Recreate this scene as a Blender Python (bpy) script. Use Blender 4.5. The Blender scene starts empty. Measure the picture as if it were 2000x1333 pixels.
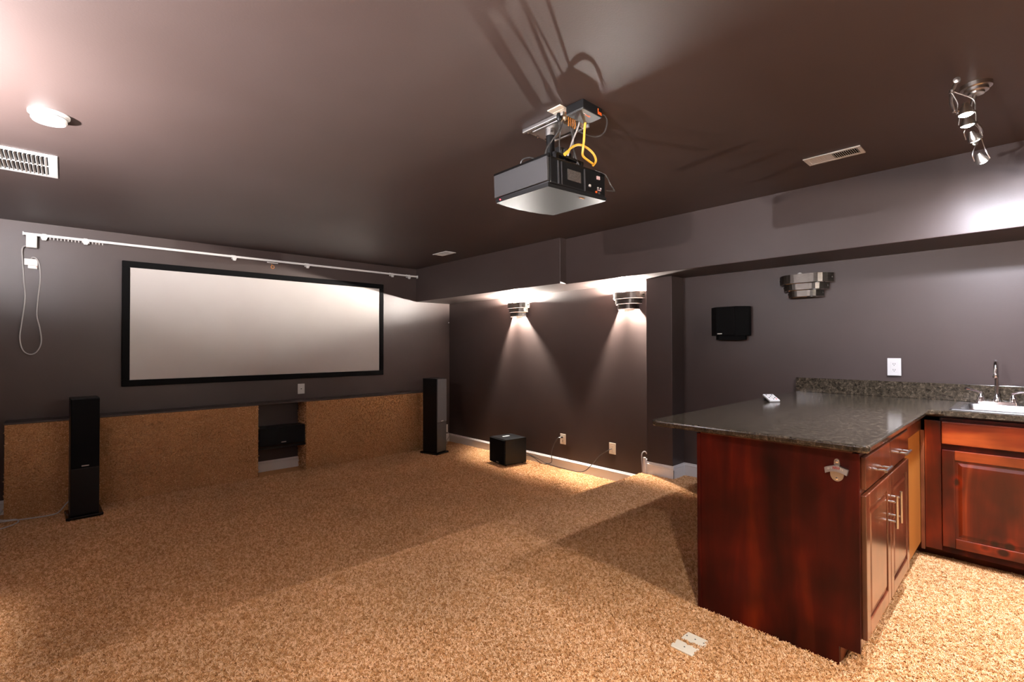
import bpy, bmesh, math, random
from mathutils import Vector, Matrix
random.seed(7)
C = bpy.context.scene.collection
# ------------------------------------------------------------ camera
F_PX, YAW, PITCH, ROLL = 944.99, 0.747799, 0.0107995, 0.0024845
CAM = Vector((0, 0, 1.33))
fw = Vector((math.sin(YAW)*math.cos(PITCH), math.cos(YAW)*math.cos(PITCH), math.sin(PITCH)))
rt = Vector((math.cos(YAW), -math.sin(YAW), 0))
dn = fw.cross(rt)
rt2 = rt*math.cos(ROLL) + dn*math.sin(ROLL)
dn2 = -rt*math.sin(ROLL) + dn*math.cos(ROLL)
cam_d = bpy.data.cameras.new('camera'); cam = bpy.data.objects.new('camera', cam_d); C.objects.link(cam)
M = Matrix((( rt2.x, -dn2.x, -fw.x, CAM.x), (rt2.y, -dn2.y, -fw.y, CAM.y), (rt2.z, -dn2.z, -fw.z, CAM.z), (0, 0, 0, 1)))
cam.matrix_world = M
cam_d.sensor_width = 36; cam_d.lens = F_PX*36/2000; cam_d.clip_start = .05
bpy.context.scene.camera = cam
# ------------------------------------------------------------ world, exposure
w = bpy.data.worlds.new('world'); bpy.context.scene.world = w; w.use_nodes = True
w.node_tree.nodes['Background'].inputs[0].default_value = (.5, .45, .45, 1)
w.node_tree.nodes['Background'].inputs[1].default_value = 0.001
vs = bpy.context.scene.view_settings
vs.view_transform = 'Standard'; vs.look = 'None'; vs.gamma = 1; vs.use_curve_mapping = False
vs.exposure = 0.85
BULB = 24000.0       # bulbs of the sconces on the right wall, emission strength
BULB_L = 18000.0     # the dimmer bulbs of the left and rear sconces
SPOT = 80.0          # bar spotlights, watts each
CAN_FILL = 290.0           # added fill lamps in the ceiling behind the camera, watts each
SCENE_SCALE = 1
# room numbers
ZC, ZF, YS = 2.54, -.235, 2.80          # ceiling, lower floor, step edge
XR, XK, XP, XS1, XS2, ZS = 4.69, 4.675, 4.455, 4.055, 4.155, 2.03
YW, XL, YB = 6.58, -.92, -2.05
# ------------------------------------------------------------ materials
def mat(name, col, rough=.5, metal=0, spec=.5, bump=None, noise=None, coat=0, emit=None, estr=0):
    m = bpy.data.materials.new(name); m.use_nodes = True; nt = m.node_tree; b = nt.nodes['Principled BSDF']
    b.inputs['Base Color'].default_value = (*col, 1); b.inputs['Roughness'].default_value = rough
    b.inputs['Metallic'].default_value = metal; b.inputs['Specular IOR Level'].default_value = spec
    b.inputs['Coat Weight'].default_value = coat; b.inputs['Coat Roughness'].default_value = .12
    if emit: b.inputs['Emission Color'].default_value = (*emit, 1); b.inputs['Emission Strength'].default_value = estr
    if noise or bump:
        tc = nt.nodes.new('ShaderNodeTexCoord')
    if noise:   # (scale, col2, detail, stretch)
        n = nt.nodes.new('ShaderNodeTexNoise'); n.inputs['Scale'].default_value = noise[0]; n.inputs['Detail'].default_value = noise[2]
        mp = nt.nodes.new('ShaderNodeMapping'); mp.inputs['Scale'].default_value = noise[3]
        cr = nt.nodes.new('ShaderNodeValToRGB'); cr.color_ramp.elements[0].position = .35; cr.color_ramp.elements[1].position = .65
        cr.color_ramp.elements[0].color = (*col, 1); cr.color_ramp.elements[1].color = (*noise[1], 1)
        nt.links.new(tc.outputs['Object'], mp.inputs[0]); nt.links.new(mp.outputs[0], n.inputs['Vector'])
        nt.links.new(n.outputs['Fac'], cr.inputs[0]); nt.links.new(cr.outputs[0], b.inputs['Base Color'])
    if bump:    # (scale, strength, distance)
        n2 = nt.nodes.new('ShaderNodeTexNoise'); n2.inputs['Scale'].default_value = bump[0]; n2.inputs['Detail'].default_value = 3
        bp = nt.nodes.new('ShaderNodeBump'); bp.inputs['Strength'].default_value = bump[1]; bp.inputs['Distance'].default_value = bump[2]
        nt.links.new(tc.outputs['Object'], n2.inputs['Vector']); nt.links.new(n2.outputs['Fac'], bp.inputs['Height']); nt.links.new(bp.outputs[0], b.inputs['Normal'])
    return m
PAINT = mat('chocolate_wall_paint', (.047, .031, .027), .42, spec=.42, bump=(180, .12, .002), noise=(1.3, (.054, .037, .033), 3, (1, 1, 1)))
CEILP = mat('chocolate_ceiling_paint', (.055, .037, .032), .5, spec=.4, bump=(120, .15, .002), noise=(1.1, (.062, .043, .038), 3, (1, 1, 1)))
WHITE = mat('white_gloss_trim', (.62, .60, .58), .3, spec=.5, bump=(40, .05, .001))
PLAST = mat('white_plastic', (.56, .55, .53), .35, bump=(60, .03, .001))
IVORY = mat('ivory_plastic', (.72, .66, .54), .4, bump=(60, .03, .001))
GREYW = mat('grey_white_plastic', (.55, .52, .50), .4, bump=(60, .03, .001))
BLACK = mat('black_satin', (.004, .004, .0044), .4, spec=.3, bump=(90, .05, .001))
BLACKM = mat('black_matte_velvet', (.0025, .0024, .0026), .85, spec=.15, bump=(300, .1, .001))
BLACKG = mat('black_gloss', (.004, .004, .004), .12, bump=(10, .02, .001))
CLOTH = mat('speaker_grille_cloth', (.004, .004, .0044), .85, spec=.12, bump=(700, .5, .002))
CLOTH_LIT = mat('speaker_grille_cloth_lit', (.10, .10, .108), .6, bump=(700, .5, .002))  # lit copy of the grille cloth, sconce light painted in as grey
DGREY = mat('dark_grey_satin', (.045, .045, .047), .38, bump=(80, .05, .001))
GLOSSG = mat('projector_base_plastic', (.010, .010, .0105), .5, spec=.12, bump=(60, .03, .001))
CHROME = mat('chrome', (.82, .82, .84), .11, metal=1, bump=(5, .01, .001))
NICKEL = mat('brushed_nickel', (.55, .52, .48), .28, metal=1, noise=(30, (.48, .45, .41), 2, (1, 1, 12)))
STEEL = mat('stainless_steel', (.62, .62, .62), .25, metal=1, noise=(40, (.55, .55, .55), 2, (1, 14, 1)))
BRONZE = mat('brushed_bronze_grey_metal', (.07, .062, .054), .36, metal=1, noise=(25, (.10, .09, .08), 2, (1, 1, 14)))
ALU = mat('cast_aluminium', (.55, .54, .53), .35, metal=1, bump=(60, .08, .001))
ZINC = mat('cast_zinc', (.50, .47, .43), .4, metal=1, bump=(120, .3, .001))
SCRN = mat('projection_screen_fabric', (.50, .46, .435), .9, spec=.1, bump=(400, .04, .001), noise=(2, (.52, .485, .46), 2, (1, 1, 1)))
YEL = mat('yellow_cable', (.75, .42, .05), .4, bump=(30, .02, .001))
ORG = mat('orange_print', (.9, .14, .015), .5, bump=(30, .02, .001))
REDP = mat('red_print', (.45, .04, .03), .5, bump=(30, .02, .001))
PINKP = mat('pale_print', (.6, .42, .42), .5, bump=(30, .02, .001))
LABEL = mat('grey_print_label', (.10, .085, .075), .5, noise=(90, (.03, .026, .024), 3, (1, 1, 6)))
GREYC = mat('grey_cable', (.32, .30, .29), .4, bump=(30, .02, .001))
DARKC = mat('dark_cable', (.03, .027, .026), .35, bump=(30, .02, .001))
BULBM = mat('glowing_bulb', (1, 1, 1), .3, emit=(1, .93, .85), estr=BULB)
BULBL = mat('dimmer_glowing_bulb', (1, 1, 1), .3, emit=(.97, .92, .95), estr=BULB_L)
COOLM = mat('glowing_lens', (1, 1, 1), .3, emit=(.93, .95, 1), estr=60)
LED = mat('red_led', (1, .05, .05), .3, emit=(1, .03, .04), estr=6)
TAN = mat('unfinished_tan_panel', (.36, .125, .014), .5, noise=(3, (.42, .16, .022), 4, (1, 1, .2)), bump=(60, .05, .001))

def carpet(name, a, b_, c, big=True):
    m = bpy.data.materials.new(name); m.use_nodes = True; nt = m.node_tree; b = nt.nodes['Principled BSDF']
    b.inputs['Roughness'].default_value = .9; b.inputs['Specular IOR Level'].default_value = .12
    tc = nt.nodes.new('ShaderNodeTexCoord'); L = nt.links.new
    oi = nt.nodes.new('ShaderNodeObjectInfo')
    n = nt.nodes.new('ShaderNodeTexNoise'); n.inputs['Scale'].default_value = 140; n.inputs['Detail'].default_value = 2
    g = nt.nodes.new('ShaderNodeNewGeometry')
    L(g.outputs['Position'], n.inputs['Vector'])
    ad = nt.nodes.new('ShaderNodeMath'); ad.operation = 'ADD'
    mu = nt.nodes.new('ShaderNodeMath'); mu.operation = 'MULTIPLY'; mu.inputs[1].default_value = .55 if big else 0
    at = nt.nodes.new('ShaderNodeAttribute'); at.attribute_type = 'INSTANCER'; at.attribute_name = 'rnd'
    L(at.outputs['Fac'], mu.inputs[0])
    m2 = nt.nodes.new('ShaderNodeMath'); m2.operation = 'MULTIPLY'; m2.inputs[1].default_value = .5 if big else 1
    L(n.outputs['Fac'], m2.inputs[0]); L(mu.outputs[0], ad.inputs[0]); L(m2.outputs[0], ad.inputs[1])
    cr = nt.nodes.new('ShaderNodeValToRGB'); e = cr.color_ramp.elements
    e[0].position = .28; e[0].color = (*a, 1); e[1].position = .72; e[1].color = (*c, 1); x = e.new(.5); x.color = (*b_, 1)
    L(ad.outputs[0], cr.inputs[0])
    # broad vacuum marks / pile direction patches
    n3 = nt.nodes.new('ShaderNodeTexNoise'); n3.inputs['Scale'].default_value = 1.6; n3.inputs['Detail'].default_value = 4
    L(g.outputs['Position'], n3.inputs['Vector'])
    mr = nt.nodes.new('ShaderNodeMapRange'); mr.inputs[1].default_value = .3; mr.inputs[2].default_value = .7; mr.inputs[3].default_value = .90; mr.inputs[4].default_value = 1.08
    L(n3.outputs['Fac'], mr.inputs[0])
    mx = nt.nodes.new('ShaderNodeVectorMath'); mx.operation = 'SCALE'; L(cr.outputs[0], mx.inputs[0]); L(mr.outputs[0], mx.inputs['Scale'])
    L(mx.outputs[0], b.inputs['Base Color'])
    bp = nt.nodes.new('ShaderNodeBump'); bp.inputs['Strength'].default_value = .8; bp.inputs['Distance'].default_value = .006
    L(n.outputs['Fac'], bp.inputs['Height']); L(bp.outputs[0], b.inputs['Normal'])
    return m
CARP = carpet('tan_frieze_carpet', (.36, .165, .055), (.54, .28, .11), (.72, .44, .22), False)
PILE = carpet('tan_frieze_pile', (.46, .22, .080), (.68, .375, .165), (.88, .58, .34))

def wood(name, dark, mid, lite, axis='Z', knots=True, coat=.35, rough=.32, spec=.4):
    m = bpy.data.materials.new(name); m.use_nodes = True; nt = m.node_tree; b = nt.nodes['Principled BSDF']; L = nt.links.new
    b.inputs['Roughness'].default_value = rough; b.inputs['Coat Weight'].default_value = coat; b.inputs['Coat Roughness'].default_value = .18; b.inputs['Specular IOR Level'].default_value = spec
    g = nt.nodes.new('ShaderNodeNewGeometry'); tc = nt.nodes.new('ShaderNodeTexCoord'); mp = nt.nodes.new('ShaderNodeMapping')
    s = {'Z': (7, 7, .9), 'Y': (7, .9, 7), 'X': (.9, 7, 7)}[axis]; mp.inputs['Scale'].default_value = s
    L(tc.outputs['Object'], mp.inputs[0])
    n = nt.nodes.new('ShaderNodeTexNoise'); n.inputs['Scale'].default_value = 1.0; n.inputs['Detail'].default_value = 5; n.inputs['Distortion'].default_value = .8
    L(mp.outputs[0], n.inputs['Vector'])
    cr = nt.nodes.new('ShaderNodeValToRGB'); e = cr.color_ramp.elements
    e[0].position = .35; e[0].color = (*dark, 1); e[1].position = .72; e[1].color = (*lite, 1); x = e.new(.52); x.color = (*mid, 1)
    L(n.outputs['Fac'], cr.inputs[0]); out = cr.outputs[0]
    # blotches of stain
    n2 = nt.nodes.new('ShaderNodeTexNoise'); n2.inputs['Scale'].default_value = 4.0; n2.inputs['Detail'].default_value = 2
    L(tc.outputs['Object'], n2.inputs['Vector'])
    mr = nt.nodes.new('ShaderNodeMapRange'); mr.inputs[1].default_value = .35; mr.inputs[2].default_value = .68; mr.inputs[3].default_value = .55; mr.inputs[4].default_value = 1.5
    L(n2.outputs['Fac'], mr.inputs[0])
    sc = nt.nodes.new('ShaderNodeVectorMath'); sc.operation = 'SCALE'; L(out, sc.inputs[0]); L(mr.outputs[0], sc.inputs['Scale']); out = sc.outputs[0]
    if knots:
        v = nt.nodes.new('ShaderNodeTexVoronoi'); v.inputs['Scale'].default_value = 6.5
        mp2 = nt.nodes.new('ShaderNodeMapping'); mp2.inputs['Scale'].default_value = {'Z': (1, 1, .8), 'Y': (1, .8, 1), 'X': (.8, 1, 1)}[axis]
        L(tc.outputs['Object'], mp2.inputs[0]); L(mp2.outputs[0], v.inputs['Vector'])
        r2 = nt.nodes.new('ShaderNodeValToRGB'); q = r2.color_ramp.elements
        q[0].position = .10; q[0].color = (.22, .18, .15, 1); q[1].position = .30; q[1].color = (1, 1, 1, 1); y = q.new(.17); y.color = (1.9, 1.5, 1.2, 1)
        L(v.outputs['Distance'], r2.inputs[0])
        mm = nt.nodes.new('ShaderNodeVectorMath'); mm.operation = 'MULTIPLY'; L(out, mm.inputs[0]); L(r2.outputs[0], mm.inputs[1]); out = mm.outputs[0]
    L(out, b.inputs['Base Color'])
    bp = nt.nodes.new('ShaderNodeBump'); bp.inputs['Strength'].default_value = .08; bp.inputs['Distance'].default_value = .002
    L(n.outputs['Fac'], bp.inputs['Height']); L(bp.outputs[0], b.inputs['Normal'])
    return m
WOODP = wood('dark_cherry_stained_panel', (.028, .0012, .0006), (.060, .0030, .0010), (.125, .012, .0015), knots=False, coat=.0, rough=.42, spec=.22)
WOODF = wood('cherry_front', (.060, .014, .006), (.105, .026, .010), (.18, .055, .022), knots=False, coat=.8)
WOODS = wood('knotty_red_alder', (.034, .002, .0006), (.085, .007, .001), (.21, .032, .005))
WOODH = wood('knotty_red_alder_horizontal', (.065, .006, .001), (.14, .017, .003), (.27, .052, .009), axis='Y')
WOODK = wood('toe_kick_wood', (.16, .035, .010), (.24, .06, .016), (.32, .09, .026), axis='Y', knots=False, coat=.2, rough=.5)

def granite():
    m = bpy.data.materials.new('polished_dark_granite'); m.use_nodes = True; nt = m.node_tree; b = nt.nodes['Principled BSDF']; L = nt.links.new
    b.inputs['Roughness'].default_value = .13; b.inputs['Specular IOR Level'].default_value = .5
    tc = nt.nodes.new('ShaderNodeTexCoord')
    n = nt.nodes.new('ShaderNodeTexNoise'); n.inputs['Scale'].default_value = 48; n.inputs['Detail'].default_value = 8; n.inputs['Roughness'].default_value = .75; n.inputs['Distortion'].default_value = .6
    L(tc.outputs['Object'], n.inputs['Vector'])
    cr = nt.nodes.new('ShaderNodeValToRGB'); e = cr.color_ramp.elements
    e[0].position = .38; e[0].color = (.016, .012, .008, 1); e[1].position = .74; e[1].color = (.20, .155, .105, 1); x = e.new(.53); x.color = (.046, .036, .024, 1)
    L(n.outputs['Fac'], cr.inputs[0])
    v = nt.nodes.new('ShaderNodeTexVoronoi'); v.inputs['Scale'].default_value = 75
    L(tc.outputs['Object'], v.inputs['Vector'])
    r2 = nt.nodes.new('ShaderNodeValToRGB'); q = r2.color_ramp.elements; q[0].position = .03; q[0].color = (.25, .22, .17, 1); q[1].position = .10; q[1].color = (0, 0, 0, 1)
    L(v.outputs['Distance'], r2.inputs[0])
    ad = nt.nodes.new('ShaderNodeVectorMath'); ad.operation = 'ADD'; L(cr.outputs[0], ad.inputs[0]); L(r2.outputs[0], ad.inputs[1])
    L(ad.outputs[0], b.inputs['Base Color'])
    bp = nt.nodes.new('ShaderNodeBump'); bp.inputs['Strength'].default_value = .10; bp.inputs['Distance'].default_value = .001
    L(n.outputs['Fac'], bp.inputs['Height']); L(bp.outputs[0], b.inputs['Normal'])
    return m
GRAN = granite()

# ------------------------------------------------------------ mesh helpers
def nb(): return bmesh.new()
def box(bm, x0, x1, y0, y1, z0, z1, bev=0, seg=2, mtx=None):
    r = bmesh.ops.create_cube(bm, size=1); vs_ = r['verts']
    for v in vs_: v.co = Vector(((x0+x1)/2+v.co.x*(x1-x0), (y0+y1)/2+v.co.y*(y1-y0), (z0+z1)/2+v.co.z*(z1-z0)))
    if bev:
        es = list({e for v in vs_ for e in v.link_edges})
        o = bmesh.ops.bevel(bm, geom=es, offset=bev, segments=seg, affect='EDGES', profile=.5)
        vs_ = list({v for f in o['faces'] for v in f.verts} | {v for v in vs_ if v.is_valid})
    if mtx is not None:
        for v in vs_: v.co = mtx @ v.co
    return bm
def frame_of(d):
    d = d.normalized(); a = Vector((0, 0, 1)) if abs(d.z) < .9 else Vector((1, 0, 0))
    u = d.cross(a).normalized(); return u, d.cross(u).normalized()
def tube(bm, pts, r, seg=8, smooth=True, closed=False, sub=6):
    P = [Vector(p) for p in pts]
    if smooth and len(P) > 2:
        Q = []; n = len(P)
        for i in range(n if closed else n-1):
            p0 = P[(i-1) % n] if closed or i else P[0]*2-P[1]; p1 = P[i]; p2 = P[(i+1) % n]
            p3 = P[(i+2) % n] if closed or i+2 < n else P[-1]*2-P[-2]
            for k in range(sub):
                t = k/sub
                Q.append(.5*((2*p1)+(p2-p0)*t+(2*p0-5*p1+4*p2-p3)*t*t+(3*p1-p0-3*p2+p3)*t**3))
        if not closed: Q.append(P[-1])
        P = Q
    rings = []; u = None; n = len(P)
    for i, p in enumerate(P):
        d = (P[(i+1) % n]-P[i-1]) if closed else (P[min(i+1, n-1)]-P[max(i-1, 0)])
        d.normalize()
        if u is None: u, _ = frame_of(d)
        u = (u-d*u.dot(d)).normalized(); v = d.cross(u)
        rr = r[min(i, len(r)-1)] if isinstance(r, (list, tuple)) else r
        rings.append([bm.verts.new(p+(u*math.cos(2*math.pi*k/seg)+v*math.sin(2*math.pi*k/seg))*rr) for k in range(seg)])
    m_ = n if closed else n-1
    for i in range(m_):
        a, b = rings[i], rings[(i+1) % n]
        for k in range(seg): bm.faces.new((a[k], a[(k+1) % seg], b[(k+1) % seg], b[k])).smooth = True
    if not closed:
        bm.faces.new(rings[0][::-1]); bm.faces.new(rings[-1])
    return bm
def rod(bm, a, b, r, seg=16, r2=None):
    return tube(bm, [a, b], [r, r if r2 is None else r2], seg, smooth=False)
def lathe(bm, prof, c, axis=(0, 0, 1), seg=32, cap=True):
    d = Vector(axis).normalized(); u, v = frame_of(d); c = Vector(c); rings = []
    for (r, h) in prof:
        rings.append([bm.verts.new(c+d*h+(u*math.cos(2*math.pi*k/seg)+v*math.sin(2*math.pi*k/seg))*max(r, 1e-5)) for k in range(seg)])
    for a, b in zip(rings, rings[1:]):
        for k in range(seg): bm.faces.new((a[k], a[(k+1) % seg], b[(k+1) % seg], b[k])).smooth = True
    if cap:
        bm.faces.new(rings[0][::-1]); bm.faces.new(rings[-1])
    return bm
def prism(bm, pts, ax, a, b):
    """closed outline pts (2d) extruded along axis ax from a to b"""
    def co(p, t):
        if ax == 'x': return Vector((t, p[0], p[1]))
        if ax == 'y': return Vector((p[0], t, p[1]))
        return Vector((p[0], p[1], t))
    A = [bm.verts.new(co(p, a)) for p in pts]; B = [bm.verts.new(co(p, b)) for p in pts]; n = len(pts)
    for i in range(n): bm.faces.new((A[i], A[(i+1) % n], B[(i+1) % n], B[i]))
    bm.faces.new(A[::-1]); bm.faces.new(B)
    return bm
def obj(name, bm, m, parent=None, smooth=False):
    bmesh.ops.recalc_face_normals(bm, faces=bm.faces)
    for e in bm.edges:
        if len(e.link_faces) == 2 and e.calc_face_angle(0) > .7: e.smooth = False
    me = bpy.data.meshes.new(name); bm.to_mesh(me); bm.free()
    o = bpy.data.objects.new(name, me); C.objects.link(o); me.materials.append(m)
    if parent is not None:
        o.parent = parent
        pm = parent.matrix_world_calc if hasattr(parent, 'matrix_world_calc') else None
        # meshes are written in world coordinates: cancel the parent's own transform
        o.matrix_parent_inverse = WORLD[parent.name].inverted() if parent.name in WORLD else Matrix.Identity(4)
    return o
WORLD = {}
def obj_split(name, bm, m, parent):
    """every loose piece of the mesh becomes a part of its own"""
    left = set(bm.verts); out = []
    while left:
        st = [next(iter(left))]; comp = set(st)
        while st:
            v = st.pop()
            for e in v.link_edges:
                o_ = e.other_vert(v)
                if o_ not in comp: comp.add(o_); st.append(o_)
        left -= comp; nb_ = bmesh.new(); mp = {v: nb_.verts.new(v.co) for v in comp}
        for f in {f for v in comp for f in v.link_faces}: nb_.faces.new([mp[v] for v in f.verts]).smooth = f.smooth
        out.append(obj(name, nb_, m, parent))
    bm.free(); return out
def thing(name, label, cat, loc, group=None, rz=0):
    o = bpy.data.objects.new(name, None); C.objects.link(o); o.empty_display_size = .05
    o.location = loc; o.rotation_euler = (0, 0, rz); o['label'] = label; o['category'] = cat
    WORLD[o.name] = Matrix.Translation(loc) @ Matrix.Rotation(rz, 4, 'Z')
    if group: o['group'] = group
    return o
def tag(o, label, cat, group=None):
    o['label'] = label; o['category'] = cat
    if group: o['group'] = group
    return o
def struct(name, bm, m, parent=None, label=None):
    o = obj(name, bm, m, parent)
    if parent is None: o['kind'] = 'structure'
    if label: o['label'] = label
    return o
def copy_tree(root, loc, rz, label):
    r = root.copy(); C.objects.link(r); r.location = loc; r.rotation_euler = (0, 0, rz); r['label'] = label
    for ch in list(root.children):
        c = ch.copy(); C.objects.link(c); c.parent = r; c.matrix_parent_inverse = ch.matrix_parent_inverse.copy()
        for g in list(ch.children):
            d = g.copy(); C.objects.link(d); d.parent = c; d.matrix_parent_inverse = g.matrix_parent_inverse.copy()
    return r

# ------------------------------------------------------------ room shell
b = nb(); box(b, XL, XR, YB, YS, -.30, 0); box(b, XL, XR, YS, YW, -.30, ZF)
# rounded carpet nosing at the step
tube(b, [(XL+.005, YS-.012, -.017), (XR-.005, YS-.012, -.017)], .018, 12, smooth=False)
struct('floor', b, CARP)
b = nb(); box(b, XL, XR+.1, YB, YW+.1, ZC, ZC+.1); struct('ceiling', b, CEILP)
b = nb(); box(b, XL-.1, XR+.1, YW, YW+.1, -.3, ZC); struct('wall_front', b, PAINT)
b = nb(); box(b, XR, XR+.1, YB-.1, YW, -.3, ZC); struct('wall_right', b, PAINT)
b = nb(); box(b, XL-.1, XL, YB-.1, YW+.1, -.3, ZC+.1); struct('wall_left', b, PAINT)
b = nb(); box(b, XL-.1, XR+.1, YB-.1, YB, -.3, ZC+.1); struct('wall_back', b, PAINT)
b = nb(); box(b, XP, XR+.02, 2.455, 2.745, -.3, ZS+.01, .004, 2); struct('wall_pillar', b, PAINT)
b = nb(); box(b, XS1, XR+.02, 3.58, YW+.02, ZS, ZC+.02, .004, 2); struct('ceiling_soffit_front', b, PAINT)
b = nb(); box(b, XS2, XR+.02, YB-.02, 3.60, ZS, ZC+.02, .004, 2); struct('ceiling_soffit_right', b, PAINT)
b = nb(); box(b, XL-.02, XS2+.02, YB-.02, -1.5, ZS, ZC+.02, .004, 2); struct('ceiling_soffit_back', b, PAINT)

# baseboards (profiled, white)
BP = [(0, 0), (.014, 0), (.014, .092), (.012, .098), (.0155, .102), (.0155, .110), (.009, .118), (.008, .126), (.004, .131), (0, .131)]
def baseboard(name, runs, parent=None, mm=WHITE):
    b = nb()
    for (ax, a0, a1, pos, sgn, z) in runs:
        pts = [(pos+sgn*p[0], z+p[1]) for p in BP]
        if ax == 'y': prism(b, pts, 'y', a0, a1)      # along y, sticking out in x
        else: prism(b, pts, 'x', a0, a1)              # along x, sticking out in y
    return struct(name, b, mm)
baseboard('baseboard_right', [('y', 2.76, YW, XR, -1, ZF)])
baseboard('baseboard_front', [('x', 4.20, XR, YW, -1, ZF), ('x', 1.716, 2.273, YW, -1, ZF), ('x', XL, -.40, YW, -1, ZF)])
baseboard('baseboard_pillar', [('y', 2.441, 2.759, XP, -1, 0), ('x', XP-.012, XR-.012, 2.455, -1, 0), ('x', XP-.012, XR, 2.745, 1, 0)])
baseboard('baseboard_kitchen', [('y', 1.40, 2.455, XK+.015, -1, 0)])
# corner block where the raised floor's baseboard turns down beside the pillar
b = nb(); box(b, XP-.030, XP-.008, 2.748, 2.775, 0, .172, .003); box(b, XP-.012, XP+.03, 2.748, 2.768, 0, .150, .003)
o = struct('trim_1', b, WHITE)

# carpeted ledge below the screen
led = bpy.data.objects.new('wall_ledge', None); C.objects.link(led); led['kind'] = 'structure'
LX0, LX1, NX0, NX1, LY, LZ = -.385, 4.24, 1.716, 2.273, 6.31, .632
b = nb(); box(b, LX0, NX0, LY, YW, ZF, LZ, .008); obj('carpeted_front', b, CARP, led)
b = nb(); box(b, NX1, LX1, LY, YW, ZF, LZ, .008); obj('carpeted_front', b, CARP, led)
b = nb(); box(b, LX0-.004, LX1+.004, LY-.006, YW, LZ-.004, LZ+.012, .003); obj('painted_ledge_top', b, PAINT, led)
b = nb(); box(b, NX0, NX1, LY+.01, YW, .085, .110, .002); obj('niche_shelf', b, BLACK, led)

# carpet pile: tufts instanced over the parts of the carpet the photograph shows
def strand(bm, base, ang, lean, h, r, tw):
    pts = []
    for k in range(4):
        t = k/3
        pts.append((base[0]+math.cos(ang+tw*t)*lean*t*t+math.sin(ang)*.0012*math.sin(t*4), base[1]+math.sin(ang+tw*t)*lean*t*t, h*(t**.9)))
    tube(bm, pts, [r, r*1.15, r*1.05, r*.55], 4, smooth=False)
tb = nb()
for k in range(4):
    strand(tb, (random.uniform(-.003, .003), random.uniform(-.003, .003)), k*1.57+random.random(), .0085, .0115+random.random()*.004, .0017, random.uniform(-1.5, 1.5))
tuft_me = bpy.data.meshes.new('carpet_tuft'); tb.to_mesh(tuft_me); tb.free(); tuft_me.materials.append(PILE)
tuft = bpy.data.objects.new('carpet_tuft', tuft_me)       # not linked: used only as the tuft of the pile
def pile_surface(name, faces, density, seed, parent=None):
    me = bpy.data.meshes.new(name); vs2 = []; fs = []
    for q in faces:
        i = len(vs2); vs2 += q; fs.append(list(range(i, i+len(q))))
    me.from_pydata(vs2, [], fs); me.materials.append(PILE)
    o = bpy.data.objects.new(name, me); C.objects.link(o)
    ng = bpy.data.node_groups.new(name+'_nodes', 'GeometryNodeTree')
    ng.interface.new_socket('Geometry', in_out='INPUT', socket_type='NodeSocketGeometry')
    ng.interface.new_socket('Geometry', in_out='OUTPUT', socket_type='NodeSocketGeometry')
    N = ng.nodes.new; L = ng.links.new
    gi = N('NodeGroupInput'); go = N('NodeGroupOutput'); dp = N('GeometryNodeDistributePointsOnFaces')
    dp.inputs['Density'].default_value = density; dp.inputs['Seed'].default_value = seed
    io = N('GeometryNodeInstanceOnPoints'); ob = N('GeometryNodeObjectInfo'); ob.inputs['Object'].default_value = tuft
    L(gi.outputs[0], dp.inputs['Mesh']); L(dp.outputs['Points'], io.inputs['Points']); L(ob.outputs['Geometry'], io.inputs['Instance'])
    rv = N('FunctionNodeRandomValue'); rv.data_type = 'FLOAT_VECTOR'; rv.inputs[0].default_value = (-.35, -.35, 0); rv.inputs[1].default_value = (.35, .35, 6.283)
    rr = N('FunctionNodeRotateEuler') if False else None
    ro = N('GeometryNodeRotateInstances'); L(io.outputs[0], ro.inputs[0]); L(rv.outputs[0], ro.inputs['Rotation'])
    L(dp.outputs['Rotation'], io.inputs['Rotation'])
    rs = N('FunctionNodeRandomValue'); rs.data_type = 'FLOAT'; rs.inputs[2].default_value = .62; rs.inputs[3].default_value = 1.05; rs.inputs['Seed'].default_value = 3
    L(rs.outputs[1], io.inputs['Scale'])
    st = N('GeometryNodeStoreNamedAttribute'); st.domain = 'INSTANCE'; st.data_type = 'FLOAT'; st.inputs['Name'].default_value = 'rnd'
    r3 = N('FunctionNodeRandomValue'); r3.data_type = 'FLOAT'; r3.inputs['Seed'].default_value = 9
    L(ro.outputs[0], st.inputs['Geometry']); L(r3.outputs[1], st.inputs['Value']); L(st.outputs[0], go.inputs[0])
    md = o.modifiers.new('pile', 'NODES'); md.node_group = ng
    o['kind'] = 'stuff'
    if parent is not None: o.parent = parent
    return o
def grid(x0, x1, y0, y1, z, st, keep):
    out = []; nx = int(round((x1-x0)/st)); ny = int(round((y1-y0)/st)); sx = (x1-x0)/nx; sy = (y1-y0)/ny
    for i in range(nx):
        for j in range(ny):
            a, c = x0+i*sx, y0+j*sy
            if keep(a+sx/2, c+sy/2): out.append([(a, c, z), (a+sx, c, z), (a+sx, c+sy, z), (a, c+sy, z)])
    return out
def depth(x, y): return x*fw.x+y*fw.y
def keep_p(x, y):
    if depth(x, y) < 1.55: return False
    if x > 2.40 and .56 < y < 1.15: return False
    if x > 3.35 and y > .53 and y < 1.15: return False
    if 1.97 < x < 2.045 and 1.0 < y < 1.11: return False
    if 2.055 < x < 2.13 and .99 < y < 1.105: return False
    if x > 4.44 and 2.44 < y: return False
    if x > 4.04 and y < .56: return False
    return True
o = pile_surface('carpet_pile', grid(XL, 4.66, -.6, YS-.02, -.001, .025, keep_p), 13500, 1)
tag(o, 'tan frieze carpet pile on the raised rear floor beside the cabinets', 'carpet')
def keep_l(x, y): return depth(x, y) > 1.5
o = pile_surface('carpet_pile', grid(XL, 4.67, YS+.02, LY-.01, ZF-.001, .1, keep_l), 9000, 2)
tag(o, 'tan frieze carpet pile on the lower floor in front of the screen', 'carpet')
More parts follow.
